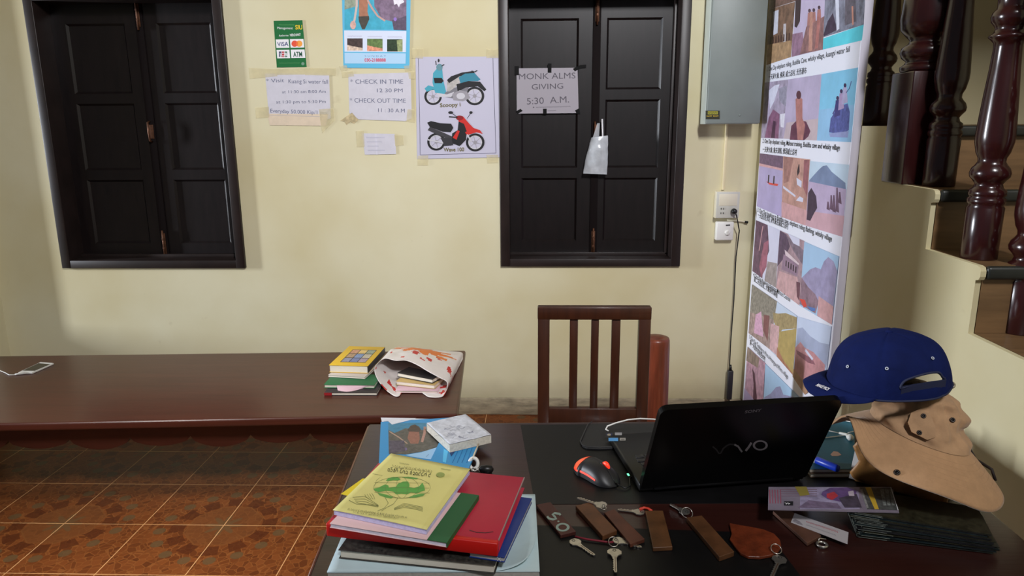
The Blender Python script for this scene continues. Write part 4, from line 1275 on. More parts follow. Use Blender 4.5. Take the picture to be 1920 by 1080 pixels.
# ================================================================== DESK
DZ = 0.75
d_fl, d_nl = onZ(692, 795, DZ), onZ(581, 1075, DZ)
d_r1 = onZ(1850, 955, DZ)
exd = (onZ(1100, 791, DZ)-d_fl).normalized()
far_l = d_fl
near_l = d_fl + (d_nl-d_fl)*1.19
xr_ = d_r1.x + 0.004
far_r = Vector((xr_, far_l.y + exd.y/exd.x*(xr_-far_l.x), DZ)); near_r = Vector((xr_, near_l.y, DZ))
cen = (far_l+far_r+near_l+near_r)/4
t = thing('desk', (cen.x, cen.y, 0), 'dark varnished wooden desk with black inlaid panels in the foreground', 'desk')
DT = [near_l, near_r, far_r, far_l]
mb = MB(); slab(mb, DT, DZ-0.03, DZ, M_DESK, 0.004); mb.build('desk_top', t)
# pale worn moulding along the left edge
mb = MB()
mb.tube([far_l+Vector((-0.001, -0.002, -0.008)), near_l+Vector((-0.001, 0, -0.008))], 0.004, M_DESKEDGE, n=6); mb.build('edge_moulding', t)
ml = onZ(976, 794, DZ); ml2 = onZ(987, 925, DZ)
mb = MB()
slab(mb, [onZ(1003, 946, DZ), Vector((0.80, onZ(1300, 938, DZ).y, DZ)), Vector((0.80, far_r.y-0.02, DZ)), onZ(976, 797, DZ)], DZ-0.001, DZ+0.0008, M_LEATHER)
mb.build('black_inlay', t)
mb = MB()
slab(mb, [Vector((-0.02, near_l.y+0.05, DZ)), Vector((0.46, near_l.y+0.05, DZ)), onZ(1440, 1000, DZ), onZ(1000, 985, DZ)], DZ-0.001, DZ+0.0008, M_LEATHER)
mb.build('black_inlay', t)
for px_, py_ in ((far_l.x+.07, far_l.y-.07), (far_r.x-.07, far_r.y-.07), (near_l.x+.07, near_l.y+.07), (near_r.x-.07, near_r.y+.07)):
    mb = MB(); mb.box((px_-.03, py_-.03, 0), (px_+.03, py_+.03, DZ-.031), M_DESK, bev=0.004); mb.build('leg', t)
mb = MB()
mb.box((far_l.x+.1, far_l.y-.085, DZ-.15), (far_r.x-.1, far_l.y-.062, DZ-.031), M_DESK)
mb.box((far_l.x+.045, near_l.y+.1, DZ-.15), (far_l.x+.07, far_l.y-.1, DZ-.031), M_DESK)
mb.box((far_r.x-.07, near_r.y+.1, DZ-.15), (far_r.x-.045, far_r.y-.1, DZ-.031), M_DESK)
mb.build('apron', t)
TOP = DZ+0.0012       # everything on the desk rests here

# ------------------------------------------------------------------ stack of books and folders on the left
SK = {}
zA = 0.772
M_PALEBLUE = mat('pale_blue_folder', (182, 202, 206), 0.65, 0.06, 18)
R = rect_px((613, 1073), (1012, 1071), (985, 927), zA)
tA, fr, wx, wy, h = book('folder', R, TOP, zA, M_PALEBLUE, 'large pale blue folder at the bottom of the desk book stack', 'folder', ct=0.002, pages=mat('grey_page_edges', (170, 166, 158), 0.8, 0.15, 150), spine=None, over=0.001)
# sheet with a curled corner on top of the folder
mb = MB()


def curl(u, v):
    p = fr @ Vector((u*wx*0.998, v*wy, h+0.0006))
    k = max(0, (u-0.80)/0.2 + (0.55-v)/0.55 - 1.0)
    return p + Vector((-0.02*k*k, 0.02*k*k, 0.012*k))


mb.grid(curl, 24, 24, M_PALEBLUE)
o = mb.build('curled_sheet', tA); md = o.modifiers.new('thickness', 'SOLIDIFY'); md.thickness = 0.0006
# marbled composition notebook
zB = 0.790
R = rect_px((634, 1031), (928, 1060), (668, 905), zB)
M_MARB = mat('black_marbled_cover', (40, 38, 34), 0.5, 0.9, 130)
book('notebook', R, zA+0.0012, zB, M_MARB, 'black marbled composition notebook under the red folder in the desk stack', 'book', ct=0.0012)
# blue hardback
zC = 0.801
R = rect_px((880, 1035), (946, 1045), (973, 931), zC)
tC, fr, wx, wy, h = book('notebook', R, zB+0.0006, zC, mat('royal_blue_cover', (22, 48, 120), 0.4), 'royal blue hardback notebook sticking out right under the red folder', 'book', ct=0.0022, over=0.001, pages=mat('grey_white_pages', (178, 174, 170), 0.8))
a = Art(fr @ Vector((wx-0.012, 0-0.0003, h*0.5)), -(R[3]-R[0]), R[1]-R[0]); vs_, fs_ = text_mesh('X')
a.add([(v.x*0.010-0.001, v.y*0.010-0.003, 0.0002) for v in vs_], fs_, WHT, False, a.fr); a.build('spine_letter', tC)
# red folder
zD = 0.826
R = rect_px((611, 982), (932, 1020), (964, 893), zD)
M_RED = mat('crimson_folder_cover', (176, 32, 58), 0.42, 0.06, 14); M_REDS = mat('bright_red_spine', (196, 22, 16), 0.42)
tD = thing('folder', tuple((R[0]+R[2])/2 * 1.0), 'thick red folder in the middle of the desk book stack', 'folder')
tD.location.z = zC; tD.matrix_basis = Matrix.Translation(tD.location)
ex = (R[1]-R[0]); wx = ex.length; ey = R[3]-R[0]; wy = ey.length
fr = frame(Vector((R[0].x, R[0].y, zC+0.0006)), ex, ey); h = zD-zC-0.0006
mb = MB(); mb.box((0, 0.004, h-0.0022), (wx, wy, h), M_RED, fr, bev=0.0008); mb.build('front_cover', tD)
mb = MB(); mb.box((0, 0.004, 0), (wx, wy, 0.0022), M_RED, fr, bev=0.0008); mb.build('back_cover', tD)
mb = MB(); mb.box((-0.0005, 0, 0), (wx+0.0005, 0.012, h+0.0004), M_REDS, fr, bev=0.002); mb.build('spine', tD)
mb = MB(); mb.box((0.010, 0.013, 0.0024), (wx-0.014, wy-0.006, h-0.0024), M_PAGES, fr); mb.build('page_block', tD)
mb = MB(); mb.box((wx-0.0012, 0.012, h-0.0026), (wx+0.0006, wy, h+0.0004), mat('grey_edge_binding', (150, 130, 126), 0.6), fr); mb.build('edge_binding', tD)
a = Art(fr @ Vector((0, 0, h+0.0003)), (0, 0, 1), ex)
a.line([(880, 994), (893, 998), (910, 999), (925, 997)], 1.6, paint((84, 22, 34)))
a.build('pen_mark', tD)
# yellow slip
mb = MB(); P_ = [onZ(x, y, zD+0.0012) for x, y in ((639, 926), (660, 931), (760, 930), (740, 900), (680, 897))]
slab(mb, P_, zD+0.0006, zD+0.0012, mat('yellow_slip_paper', (232, 206, 40), 0.6))
tag(mb.build('paper_slip'), 'yellow paper slip sticking out left between the yellow book and the red folder', 'paper')
# pink notebook with green binding strip
zE = 0.836
pE = [onZ(x, y, zE) for x, y in ((640, 962), (837, 1017), (897, 929), (735, 880))]
_a, _b = onZ(837, 1018, zE), onZ(897, 929, zE); _e = (_b-_a).normalized(); _x = Vector((-_e.y, _e.x, 0))*0.215
R = [_a+_x, _a, _b, _b+_x]
tE, fr, wx, wy, h = book('notebook', R, zD+0.0014, zE, mat('pale_pink_cover', (222, 186, 186), 0.6), 'pale pink notebook with a dark green binding strip on the red folder', 'book', ct=0.0012, over=0.0012, pages=mat('white_page_edges', (214, 208, 222), 0.75, 0.1, 150))
mb = MB(); mb.box((wx-0.034, -0.0004, h-0.0002), (wx+0.0008, wy+0.0004, h+0.0006), mat('dark_green_cloth', (30, 92, 50), 0.55), fr)
mb.box((wx+0.0001, -0.0004, 0), (wx+0.0010, wy+0.0004, h), mat('dark_green_cloth', (30, 92, 50), 0.55), fr); mb.build('binding_strip', tE)
# yellow exercise book, slightly swollen
zF = 0.848
R = rect_px((624, 955), (800, 992), (882, 878), zF)
ex = (R[1]-R[0]); wx = ex.length; ey = onZ(733, 850, zF)-R[0]; ey2 = onZ(882, 879, zF)-R[1]
M_YB = mat('pale_yellow_cover', (220, 210, 130), 0.55, 0.04, 12)
tF = thing('exercise_book', tuple((R[0]+R[2])/2), 'pale yellow exercise book with a green globe print topping the desk stack', 'book')
tF.location.z = zE; tF.matrix_basis = Matrix.Translation(tF.location)
Q = [R[0], R[1], onZ(882, 879, zF), onZ(733, 850, zF)]
mb = MB()
mb.grid(lambda u, v: Q[0].lerp(Q[1], u).lerp(Q[3].lerp(Q[2], u), v)+Vector((0, 0, -0.0010*(1-v)*abs(2*u-1)**3)), 16, 16, M_YB)
o = mb.build('front_cover', tF)
md = o.modifiers.new('thickness', 'SOLIDIFY'); md.thickness = 0.0008; md.offset = -1
mb = MB(); cQ = sum(Q, Vector())/4
slab(mb, [q.lerp(cQ, 0.012) for q in Q], zE+0.0008, zF-0.0052, mat('lilac_page_edges', (196, 190, 224), 0.75, 0.12, 150)); mb.build('page_block', tF)
mb = MB(); slab(mb, [q.lerp(cQ, 0.02) for q in Q], zF-0.0050, zF-0.0024, mat('lilac_page_edges', (196, 190, 224), 0.75, 0.12, 150)); mb.build('upper_pages', tF)
a = Art((cQ.x, cQ.y, zF+0.0005), (0, 0, 1), ex)
OL = paint((110, 116, 66)); GN = paint((92, 162, 70), .05, 90)
S = lambda pts: [(580+x/5.4, 840+y/5.4) for x, y in pts]
a.poly(S([(775, 330), (800, 305), (850, 292), (900, 296), (925, 318), (900, 328), (850, 326), (800, 334)]), GN)
a.poly(S([(930, 296), (1000, 290), (1100, 304), (1090, 316), (1000, 308)]), GN)
a.poly(S([(648, 412), (700, 402), (730, 385), (770, 368), (800, 380), (805, 400), (880, 392), (895, 362), (950, 340), (1000, 338), (1015, 372), (1010, 395), (1060, 404), (1110, 390), (1145, 352), (1165, 392), (1170, 430), (1130, 440), (1090, 462), (1030, 448), (990, 470), (930, 462), (880, 470), (850, 440), (780, 432), (700, 446), (660, 432)]), GN)
a.poly(S([(690, 452), (740, 462), (800, 478), (850, 495), (830, 512), (770, 500), (710, 478)]), GN)
a.poly(S([(1005, 498), (1060, 478), (1130, 462), (1175, 462), (1150, 486), (1080, 502), (1020, 506)]), GN)
for (cx_, rx) in ((0, 288), (0, 170), (0, 60)):
    a.line(S([(938+rx*math.cos(k*PI/18), 400+108*math.sin(k*PI/18)) for k in range(37)]), 0.5, OL)
for yy_ in (350, 400, 450):
    a.line(S([(938-280, yy_), (938+280, yy_+6)]), 0.4, OL)
for k in range(4):
    a.line(S([(440+k*12, 500+k*18), (560, 490+k*26), (640, 540+k*16), (700, 580+k*6)]), 0.6, OL)
    a.line(S([(860, 610+k*6), (960, 560+k*14), (1080, 585+k*12), (1150, 600+k*14)]), 0.6, OL)
    a.line(S([(560+k*24, 470-k*4), (580+k*24, 500-k*4), (610+k*18, 520)]), 0.5, OL)
a.line(S([(770, 505), (800, 560), (760, 610), (690, 640)]), 0.7, OL); a.line(S([(900, 505), (850, 570), (790, 600), (730, 640)]), 0.7, OL)
a.line(S([(400, 530), (480, 570), (600, 575), (700, 585)]), 0.7, OL); a.line(S([(640, 262), (740, 280), (680, 330), (660, 390)]), 0.5, OL)
TX_ = paint((112, 112, 66))
a.loops(S([(845, 190)])[0], S([(1265, 246)])[0], 4.0, paint((150, 146, 90)))
a.loops(S([(806, 226)])[0], S([(1240, 287)])[0], 6.5, paint((96, 98, 56)))
a.scrawl(S([(915, 158)])[0], S([(1010, 173)])[0], 2.2, OL); a.scrawl(S([(1335, 216)])[0], S([(1430, 230)])[0], 2.2, OL)
a.ell(580+1328/5.4, 840+277/5.4, 8, 4.5, paint((150, 160, 84), .2, 120))
a.loops(S([(395, 628)])[0], S([(1000, 718)])[0], 2.8, TX_)
a.loops(S([(452, 664)])[0], S([(905, 728)])[0], 2.8, TX_)
a.build('cover_print', tF)

# ------------------------------------------------------------------ blue brochures, white pad and white ring keychain behind the stack
M_BLU = mat('bright_blue_cover', (42, 142, 200), 0.35)
bz1 = TOP+0.006
Qa = [onZ(x, y, bz1) for x, y in ((709, 900), (838, 905), (832, 786), (716, 783))]
t = thing('brochure', tuple((Qa[0]+Qa[2])/2), 'white backed blue brochure lowest behind the yellow exercise book', 'brochure')
mb = MB(); slab(mb, Qa, TOP, bz1, mat('white_brochure', (216, 220, 230), 0.5)); mb.build('sheets', t)
bz2 = bz1+0.006
Qb = [onZ(x, y, bz2) for x, y in ((710, 896), (868, 905), (830, 783), (716, 790))]
Qb = [onZ(709, 897, bz2), onZ(872, 900, bz2), onZ(842, 783, bz2), onZ(714, 791, bz2)]
t = thing('brochure', tuple((Qb[0]+Qb[2])/2), 'blue tour brochure with a bathing person on its cover lying behind the exercise book', 'brochure')
mb = MB(); slab(mb, Qb, bz1+0.0005, bz2, M_BLU); mb.build('sheets', t)
a = Art((Qb[0].x, Qb[0].y, bz2+0.0004), (0, 0, 1), (1, 0, 0))
a.poly([(728, 794), (729, 851), (760, 852), (790, 847), (830, 838), (826, 815), (815, 797), (806, 794)], V((96, 92, 84), .35, 80))
a.poly([(728, 793), (806, 793), (812, 808), (790, 806), (760, 803), (740, 812), (728, 806)], paint((70, 130, 160), .2, 60))
a.poly([(714, 783), (780, 784), (764, 789), (735, 796), (727, 789), (716, 791)], paint((222, 222, 230), .05, 60))
a.poly([(764, 806), (770, 798), (778, 796), (786, 800), (789, 806), (786, 810), (766, 809)], V((84, 70, 62), .2, 120))
a.poly([(767, 809), (786, 810), (787, 824), (784, 832), (770, 832), (764, 822)], V((150, 104, 88), .2, 120))
a.line([(791, 829), (796, 812), (797, 800)], 5, V((176, 136, 122), .15, 120)); a.line([(730, 809), (748, 820), (764, 832)], 2, paint((178, 150, 132)))
a.ell(760, 842, 3.5, 3, paint((112, 98, 132), .3, 120)); a.poly([(730, 826), (758, 826), (760, 846), (730, 850)], V((88, 80, 92), .4, 80))
a.poly([(760, 853), (790, 848), (828, 836), (832, 863), (800, 861), (770, 856)], paint((156, 196, 228)))
a.scrawl((799, 857), (805, 851), 2.6, paint((110, 140, 180)))
a.build('cover_print', t)
bz3 = bz2+0.006
Qc = [onZ(x, y, bz3) for x, y in ((800, 877), (876, 884), (896, 838), (826, 824))]
t = thing('brochure', tuple((Qc[0]+Qc[2])/2), 'bright blue brochure turned aslant under the small white pad', 'brochure')
mb = MB(); slab(mb, Qc, bz2+0.0008, bz3, M_BLU); mb.build('sheets', t)
a = Art((Qc[0].x, Qc[0].y, bz3+0.0004), (0, 0, 1), (1, 0, 0))
DB = paint((24, 100, 160))
for k in range(4):
    a.line([(848+k*9, 868), (862+k*8, 838)], 1.2, DB)
a.poly([(842, 846), (854, 846), (846, 856)], paint((24, 60, 110))); a.poly([(832, 842), (840, 846), (836, 868), (830, 866)], paint((90, 190, 236)))
a.build('cover_print', t)
# white pad
zp = bz3+0.020
Qd = [onZ(x, y, zp) for x, y in ((843, 834), (921, 816), (873, 777), (800, 794))]
cQ = sum(Qd, Vector())/4
t = thing('note_pad', (cQ.x, cQ.y, bz3), 'thick small white note pad with faint drawing lying across the blue brochures', 'note pad')
mb = MB(); slab(mb, Qd, bz3+0.0008, zp-0.0008, mat('pad_page_edges', (206, 200, 186), 0.8, 0.15, 170)); mb.build('page_block', t)
mb = MB()
mb.grid(lambda u, v: Qd[0].lerp(Qd[1], u).lerp(Qd[3].lerp(Qd[2], u), v)+Vector((0, 0, 0.002*noise.noise(Vector((u*4, v*4, 2)))+0.0016)), 16, 16, mat('scribbled_paper', (206, 208, 216), 0.7, 0.2, 70))
o = mb.build('top_sheet', t); md = o.modifiers.new('thickness', 'SOLIDIFY'); md.thickness = 0.0006
a = Art((cQ.x, cQ.y, zp+0.0036), (0, 0, 1), (1, 0, 0))
random.seed(3)
PEN = paint((140, 142, 160))
for k in range(26):
    x0 = random.uniform(825, 885); y0 = 798+random.uniform(0, 24)
    a.line([(x0+6*j*math.cos(k), y0+2.2*math.sin(j*1.7+k)) for j in range(3)], 0.5, PEN)
a.build('scribble', t)
# white ring keychain
kz = TOP
t = thing('key_ring', onZ(890, 880, kz), 'white plastic ring with a cord and a black fob behind the red folder', 'keychain')
rc = onZ(888, 869, kz+0.012)
mb = MB(); mb.tube([rc+Vector((0.0095*math.cos(k*PI/12), 0.004*math.sin(k*PI/12), 0.011*math.sin(k*PI/12))) for k in range(24)], 0.0042, M_WHITE, closed=True, n=10); mb.build('ring', t)
mb = MB(); mb.tube([onZ(897, 833, kz+0.03), onZ(892, 845, kz+0.028), onZ(886, 860, kz+0.024)], 0.0018, mat('cream_cord', (206, 190, 160), 0.7)); mb.build('cord', t)
mb = MB()
for k in range(7):
    c = onZ(886+k*4.2, 880-k*0.7+1.5*(k % 2), kz+0.0035)
    mb.tube([c+Vector((0.0036*math.cos(j*PI/6), (0.0018 if k % 2 else .003)*math.sin(j*PI/6), 0.0022*math.sin(j*PI/6))) for j in range(12)], 0.0009, M_STEEL, closed=True, n=6)
mb.build('chain', t)
mb = MB(); b0 = onZ(912, 880, kz+0.008)
mb.lathe([(0.002, -0.016), (0.008, -0.012), (0.010, 0), (0.0085, 0.012), (0.002, 0.016)], M_BLACK, frame(b0, (0, 0.25, 1), (0, 1, -0.25))); mb.build('black_fob', t)

# ------------------------------------------------------------------ laptop, seen from behind its lid
LB = 0.022
hA, hB = onZ(1199, 912, TOP+LB*0.7), onZ(1508, 890, TOP+LB*0.7)
ex = (hB-hA); ex.z = 0; lw = ex.length; ex.normalize()
fl_ = frame(Vector((hA.x, hA.y, TOP)), ex, (-ex.y, ex.x, 0))
ld = 0.245
t = thing('laptop', tuple(fl_ @ Vector((lw/2, ld/2, 0))), 'open black laptop seen from behind with its lid leaning towards the viewer', 'laptop')
mb = MB()
mb.box((0, 0.0, 0.003), (lw, ld, LB), M_BLACK, fl_, bev=0.004)
for qx in (0.03, lw-0.03):
    for qy in (0.03, ld-0.03):
        mb.lathe([(0.008, 0), (0.008, 0.004)], M_BLACK, fl_ @ Matrix.Translation((qx, qy, 0)), n=14)
mb.build('base', t)
mb = MB()
kw = (lw-0.05)/14
for r in range(5):
    for c in range(14):
        x = 0.025+c*kw+(r % 3)*0.002; y = 0.035+r*0.019
        mb.box((x, y, LB), (x+kw*0.82, y+0.0155, LB+0.0022), M_KEYBLK, fl_, bev=0.0006, seg=1)
mb.build('keyboard', t)
mb = MB(); mb.box((lw*.38, 0.15, LB), (lw*.62, 0.222, LB+0.0004), mat('touchpad_grey', (34, 34, 37), 0.3), fl_); mb.build('touchpad', t)
a = Art(fl_ @ Vector((0, 0, LB+0.0006)), (0, 0, 1), ex)
a.quad(1137, 812, 1148, 817, paint((36, 40, 70))); a.ell(1142, 815, 3.5, 2, paint((150, 140, 120)))
a.quad(1153, 811, 1166, 816, paint((150, 148, 150)))
a.quad(1141, 821, 1159, 827, paint((84, 150, 206))); a.quad(1162, 821, 1173, 826, paint((150, 146, 140)))
a.line([(1164, 823.5), (1171, 823.5)], 1, INK)
a.build('palm_rest_stickers', t)
mb = MB(); le = onZ(1178, 890, TOP+LB+0.001)
mb.box((-0.002, -0.0045, -0.0006), (0.002, 0.0045, 0.0008), mat('green_power_light', (120, 255, 190), 0.4, emit=((110, 255, 180), 1.6)), frame(le, ex, (-ex.y, ex.x, 0)), bev=0.0004); mb.build('power_light', t)
LEAN = math.radians(25.5); LH = 0.240
lu = Vector((0, -math.sin(LEAN), math.cos(LEAN))); ln = Vector((0, -math.cos(LEAN), -math.sin(LEAN)))
lo = fl_ @ Vector((0, -0.002, LB*0.75))
R3 = fl_.to_3x3()
lf = frame(lo, ex, R3 @ lu)          # local z = ex x lu = outer/inner normal
rr_ = 0.016
pts = [(0.004, 0), (lw-0.004, 0), (lw, 0.004)]
pts += [(lw-rr_+rr_*math.cos(k*PI/12), LH-rr_+rr_*math.sin(k*PI/12)) for k in range(7)]
pts += [(rr_-rr_*math.sin(k*PI/12), LH-rr_+rr_*math.cos(k*PI/12)) for k in range(7)]
pts += [(0, 0.004)]
zo = (R3 @ ln).dot(lf.to_3x3() @ Vector((0, 0, 1)))      # +1 or -1: side facing the viewer
mb = MB()
mb.prism(pts, -0.0065, 0.0065, M_GLOSSBLK, lf)
lid = mb.build('lid', t)
mb = MB()
mb.box((0.018, 0.02, -zo*0.0067-0.0002), (lw-0.018, LH-0.018, -zo*0.0067+0.0002), mat('dark_screen', (20, 22, 26), 0.2), lf); mb.build('screen', lid)
mb = MB(); mb.tube([lf @ Vector((0.03, -0.002, 0)), lf @ Vector((lw-0.03, -0.002, 0))], 0.008, M_BLACK, n=12); mb.build('hinge', t)
a = Art(lf @ Vector((0, 0, zo*0.0067)), lf.to_3x3() @ Vector((0, 0, zo)), ex)
SILV = mat('silver_logo', (168, 164, 168), 0.35, metal=0.7); SILD = mat('silver_logo_small', (120, 116, 120), 0.4, metal=0.6)
a.text('SONY', (1396, 775), (1427, 771.5), 5, SILD, 0.02); a.build('maker_lettering', lid)
a = Art(lf @ Vector((0, 0, zo*0.0067)), lf.to_3x3() @ Vector((0, 0, zo)), ex)
SILF = mat('silver_logo_dull', (46, 44, 46), 0.5, metal=0.4)
a.line([(1336, 837), (1343, 843), (1348, 850), (1351, 850), (1356, 841), (1362, 836), (1368, 833), (1377, 833.5)], 3.0, SILF)
a.line([(1377, 833.5), (1384, 837), (1388, 843), (1391.5, 847.5)], 3.4, SILV)
a.line([(1398, 845.5), (1404, 838), (1409, 830)], 4, SILV)
a.ring(1425.5, 835, 14, 4, SILV, ry=9.6)
a.build('lid_logo', lid)

# mouse
mc = onZ(1119, 893, TOP)
m0, m1 = onZ(1083, 872, TOP), onZ(1157, 913, TOP)
mx_ = (m1-m0); mx_.z = 0
fm = frame(Vector((mc.x, mc.y, TOP)), mx_, Vector((0, 0, 1)).cross(mx_))
t = thing('computer_mouse', tuple(mc), 'black computer mouse with glowing red lights beside the laptop', 'mouse')
M_MOUSE = mat('mouse_black_shell', (30, 29, 31), 0.45)
M_GLOW = mat('red_glow', (255, 70, 40), 0.4, emit=((255, 40, 22), 0.9)); M_GLOWO = mat('orange_glow', (230, 96, 60), 0.4, emit=((235, 70, 35), 0.35))
HL, HWd, HH = 0.060, 0.036, 0.036


def msurf(u, v):
    x = -HL + 2*HL*u; an = PI*v
    k = max(0.0, 1-abs(2*u-1)**2.6)**0.5
    wdt = HWd*k*(1.0-0.16*math.sin(PI*u*1.0)**2*(u > .3)); hgt = HH*(max(0, 1-abs(2*u-0.85)**2.4/1.45)**0.6)*(0.25+0.75*k)
    return Vector((x, wdt*math.cos(an), max(0.001, hgt*math.sin(an)**0.75)))


mb = MB(); mb.grid(msurf, 40, 24, M_MOUSE, M=fm)
mb.grid(lambda u, v: Vector((msurf(u, 0).x, msurf(u, 0).y*(1-2*v), 0.001)), 24, 4, M_MOUSE, M=fm)
mb.build('shell', t)


def on_mouse(u, v, lift=0.0008):
    p = msurf(u, v); c = Vector((p.x*0.8, 0, 0.0)); d = (p-c).normalized(); return p+d*lift


mb = MB(); mb.grid(lambda a_, b_: on_mouse(0.012+0.26*b_-0.06*abs(a_-.5)*b_, 0.36+0.56*a_), 14, 6, M_GLOWO, M=fm); mb.build('palm_light', t)
mb = MB(); mb.grid(lambda a_, b_: on_mouse(0.10+0.62*a_, 0.90+0.035*b_), 18, 2, M_GLOW, M=fm)
mb.build('side_light', t)
mb = MB()
c = fm @ on_mouse(0.66, 0.42, 0.001)
wfr = frame(c, fm.to_3x3() @ Vector((0, 1, 0)), (0, 0, 1))
mb.lathe([(0.008, -0.0035), (0.0105, -0.002), (0.0105, 0.002), (0.008, 0.0035)], M_GLOW, frame(c-Vector((0, 0, 0.004)), (0, 0, 1), fm.to_3x3() @ Vector((1, 0, 0))), n=18)
mb.build('scroll_wheel', t)
mb = MB(); mb.tube([fm @ on_mouse(0.55+0.43*k/8, 0.5, 0.0004) for k in range(9)], 0.0008, M_BLACK, n=6); mb.build('button_seam', t)
mb = MB()
mb.tube([fm @ Vector((HL-0.003, 0, 0.008)), fm @ Vector((HL+.02, 0.006, 0.004)), fl_ @ Vector((-0.012, 0.025, 0.004)), fl_ @ Vector((-0.006, 0.05, 0.008)), fl_ @ Vector((-0.001, 0.052, 0.010))], 0.0016, M_BLACK); mb.build('mouse_cable', t)

# dark padded sleeve under the laptop's far end and a white lead
mb = MB()
Qs = [onZ(x, y, TOP+0.004) for x, y in ((1090, 829), (1092, 836), (1100, 840), (1124, 841), (1240, 836), (1240, 794), (1110, 794), (1102, 800))]
slab(mb, Qs, TOP, TOP+0.004, mat('dark_grey_sleeve', (28, 28, 30), 0.55), 0.0008)
sl = mb.build('tablet_sleeve')
tag(sl, 'flat black tablet sleeve with rounded corners under the far edge of the laptop', 'sleeve')
mb = MB(); mb.tube([p+Vector((0, 0, 0.0045)) for p in [onZ(x, y, TOP) for x, y in ((1240, 838), (1124, 842), (1100, 841), (1091, 837), (1088, 830), (1102, 799), (1110, 793.5))]], 0.0014, mat('sleeve_piping', (46, 46, 48), 0.5), n=6)
mb.build('piping', sl)
mb = MB(); pth = [(1141, 808, .026), (1136, 805, .028), (1139, 799, .032), (1155, 793, .040), (1178, 787, .046), (1200, 785, .048), (1225, 786, .046), (1270, 792, .036), (1330, 800, .01)]
mb.tube([onZ(x, y, TOP+z) for x, y, z in pth], 0.0019, M_WHITE)
tag(mb.build('white_cable'), 'thin white cable arching over the far corner of the laptop', 'cable')

# ------------------------------------------------------------------ room keys on wooden fobs
def wfob(name, c):
    return mat(name, c, 0.45, 0.35, 26, stretch=(1, 1, 1), spec=0.35)


FB = [wfob('fob_dark_red_wood', (66, 32, 27)), wfob('fob_brown_wood', (86, 52, 30)), wfob('fob_reddish_wood', (80, 44, 32)), wfob('fob_tan_wood', (84, 54, 31)), wfob('fob_plain_wood', (82, 52, 31))]


def fob_px(corners, zt, m, parent, name='wooden_fob'):
    q = [onZ(x, y, zt) for x, y in corners]
    mb = MB(); slab(mb, q, TOP, zt, m, 0.0012); return mb.build(name, parent)


def key_part(head, tip, z, parent, hw=0.0105, col=None):
    """flat steel key: bow, shoulder and notched blade"""
    h, tp = onZ(*head, z), onZ(*tip, z)
    e = (tp-h); L_ = e.length
    fr = frame(Vector((h.x, h.y, z)), e, Vector((0, 0, 1)).cross(e))
    mb = MB(); m = col or M_STEEL
    bow = [(-0.010, -hw*.55), (-0.011, 0), (-0.010, hw*.55), (-0.004, hw), (0.004, hw), (0.0075, hw*.62), (0.011, hw*.42), (0.014, hw*.40), (0.014, -hw*.40), (0.011, -hw*.42), (0.0075, -hw*.62), (0.004, -hw), (-0.004, -hw)]
    mb.prism(bow, 0, 0.0022, m, fr)
    bl_ = [(0.013, 0.0036), (L_-0.002, 0.0036), (L_, 0.0018), (L_-0.001, -0.001)]
    x = L_-0.004; k = 0
    while x > 0.017:
        bl_.append((x, -0.0034 if k % 2 else -0.0014)); x -= 0.0032; k += 1
    bl_.append((0.013, -0.0036))
    mb.prism(bl_, 0.0002, 0.0021, m, fr)
    mb.box((0.014, 0.0005, 0.0020), (L_-0.003, 0.0015, 0.0024), M_RUST, fr)
    mb.tube([fr @ Vector((-0.0055+0.0028*math.cos(j*PI/6), 0.0028*math.sin(j*PI/6), 0.0022)) for j in range(12)], 0.0006, M_BLACK, closed=True, n=5)
    return mb.build('key', parent)


def ring_part(c, r, z, parent, tilt=0.3, name='split_ring'):
    p = onZ(*c, z); mb = MB()
    mb.tube([p+Vector((r*math.cos(k*PI/14), r*math.sin(k*PI/14), 0.0012+tilt*r*(1+math.sin(k*PI/14)))) for k in range(28)], 0.0008, M_STEEL, closed=True, n=7)
    return mb.build(name, parent)


t = thing('room_key', onZ(1040, 975, TOP), 'dark red wooden key fob marked 5.0 with a small steel key', 'key')
fo = fob_px([(1051, 1003), (1080, 996), (1032, 941), (1005, 946)], TOP+0.008, FB[0], t)
a = Art(onZ(1040, 975, TOP+0.0084), (0, 0, 1), (1, 0, 0)); NUM = paint((132, 150, 140))
a.line([(1051, 966), (1049, 963.5), (1040, 962), (1036, 964.5), (1040, 968.5), (1043, 972.5), (1037, 974), (1029, 972), (1026, 968)], 4, NUM)
a.ring(1055, 988.5, 13, 5, NUM, ry=8); a.ell(1047, 977.5, 2, 1.4, NUM)
a.build('number', fo)
key_part((1079, 1018), (1114, 1043), TOP+0.0004, t)
t = thing('room_key', onZ(1115, 975, TOP), 'brown wooden key fob second from left with a steel key lying across its far end', 'key')
fob_px([(1130, 1005), (1157, 994), (1107, 941), (1079, 948)], TOP+0.010, FB[1], t)
key_part((1127, 948), (1083, 934), TOP+0.0108, t, 0.0125)
ring_part((1132, 954), 0.005, TOP+0.0108, t, 0.2)
t = thing('room_key', onZ(1165, 985, TOP), 'reddish wooden key fob with a dark red cord and two steel keys', 'key')
fob_px([(1182, 1020), (1209, 1010), (1152, 954), (1133, 961)], TOP+0.008, FB[2], t)
mb = MB(); mb.tube([onZ(x, y, TOP+0.003) for x, y in ((1078, 1006), (1100, 1011), (1122, 1014), (1143, 1017), (1150, 1016))], 0.0019, mat('dark_red_cord', (118, 22, 40), 0.7)); mb.build('cord', t)
key_part((1152, 1037), (1153, 1075), TOP+0.0034, t, 0.0125)
key_part((1160, 1015), (1203, 1028), TOP+0.0004, t)
ring_part((1150, 1021), 0.0088, TOP+0.003, t, 0.5)
t = thing('room_key', onZ(1232, 990, TOP), 'tan wooden key fob with a small key and orange wire at its head', 'key')
fob_px([(1224, 1027), (1261, 1025), (1243, 957), (1210, 957)], TOP+0.008, FB[3], t)
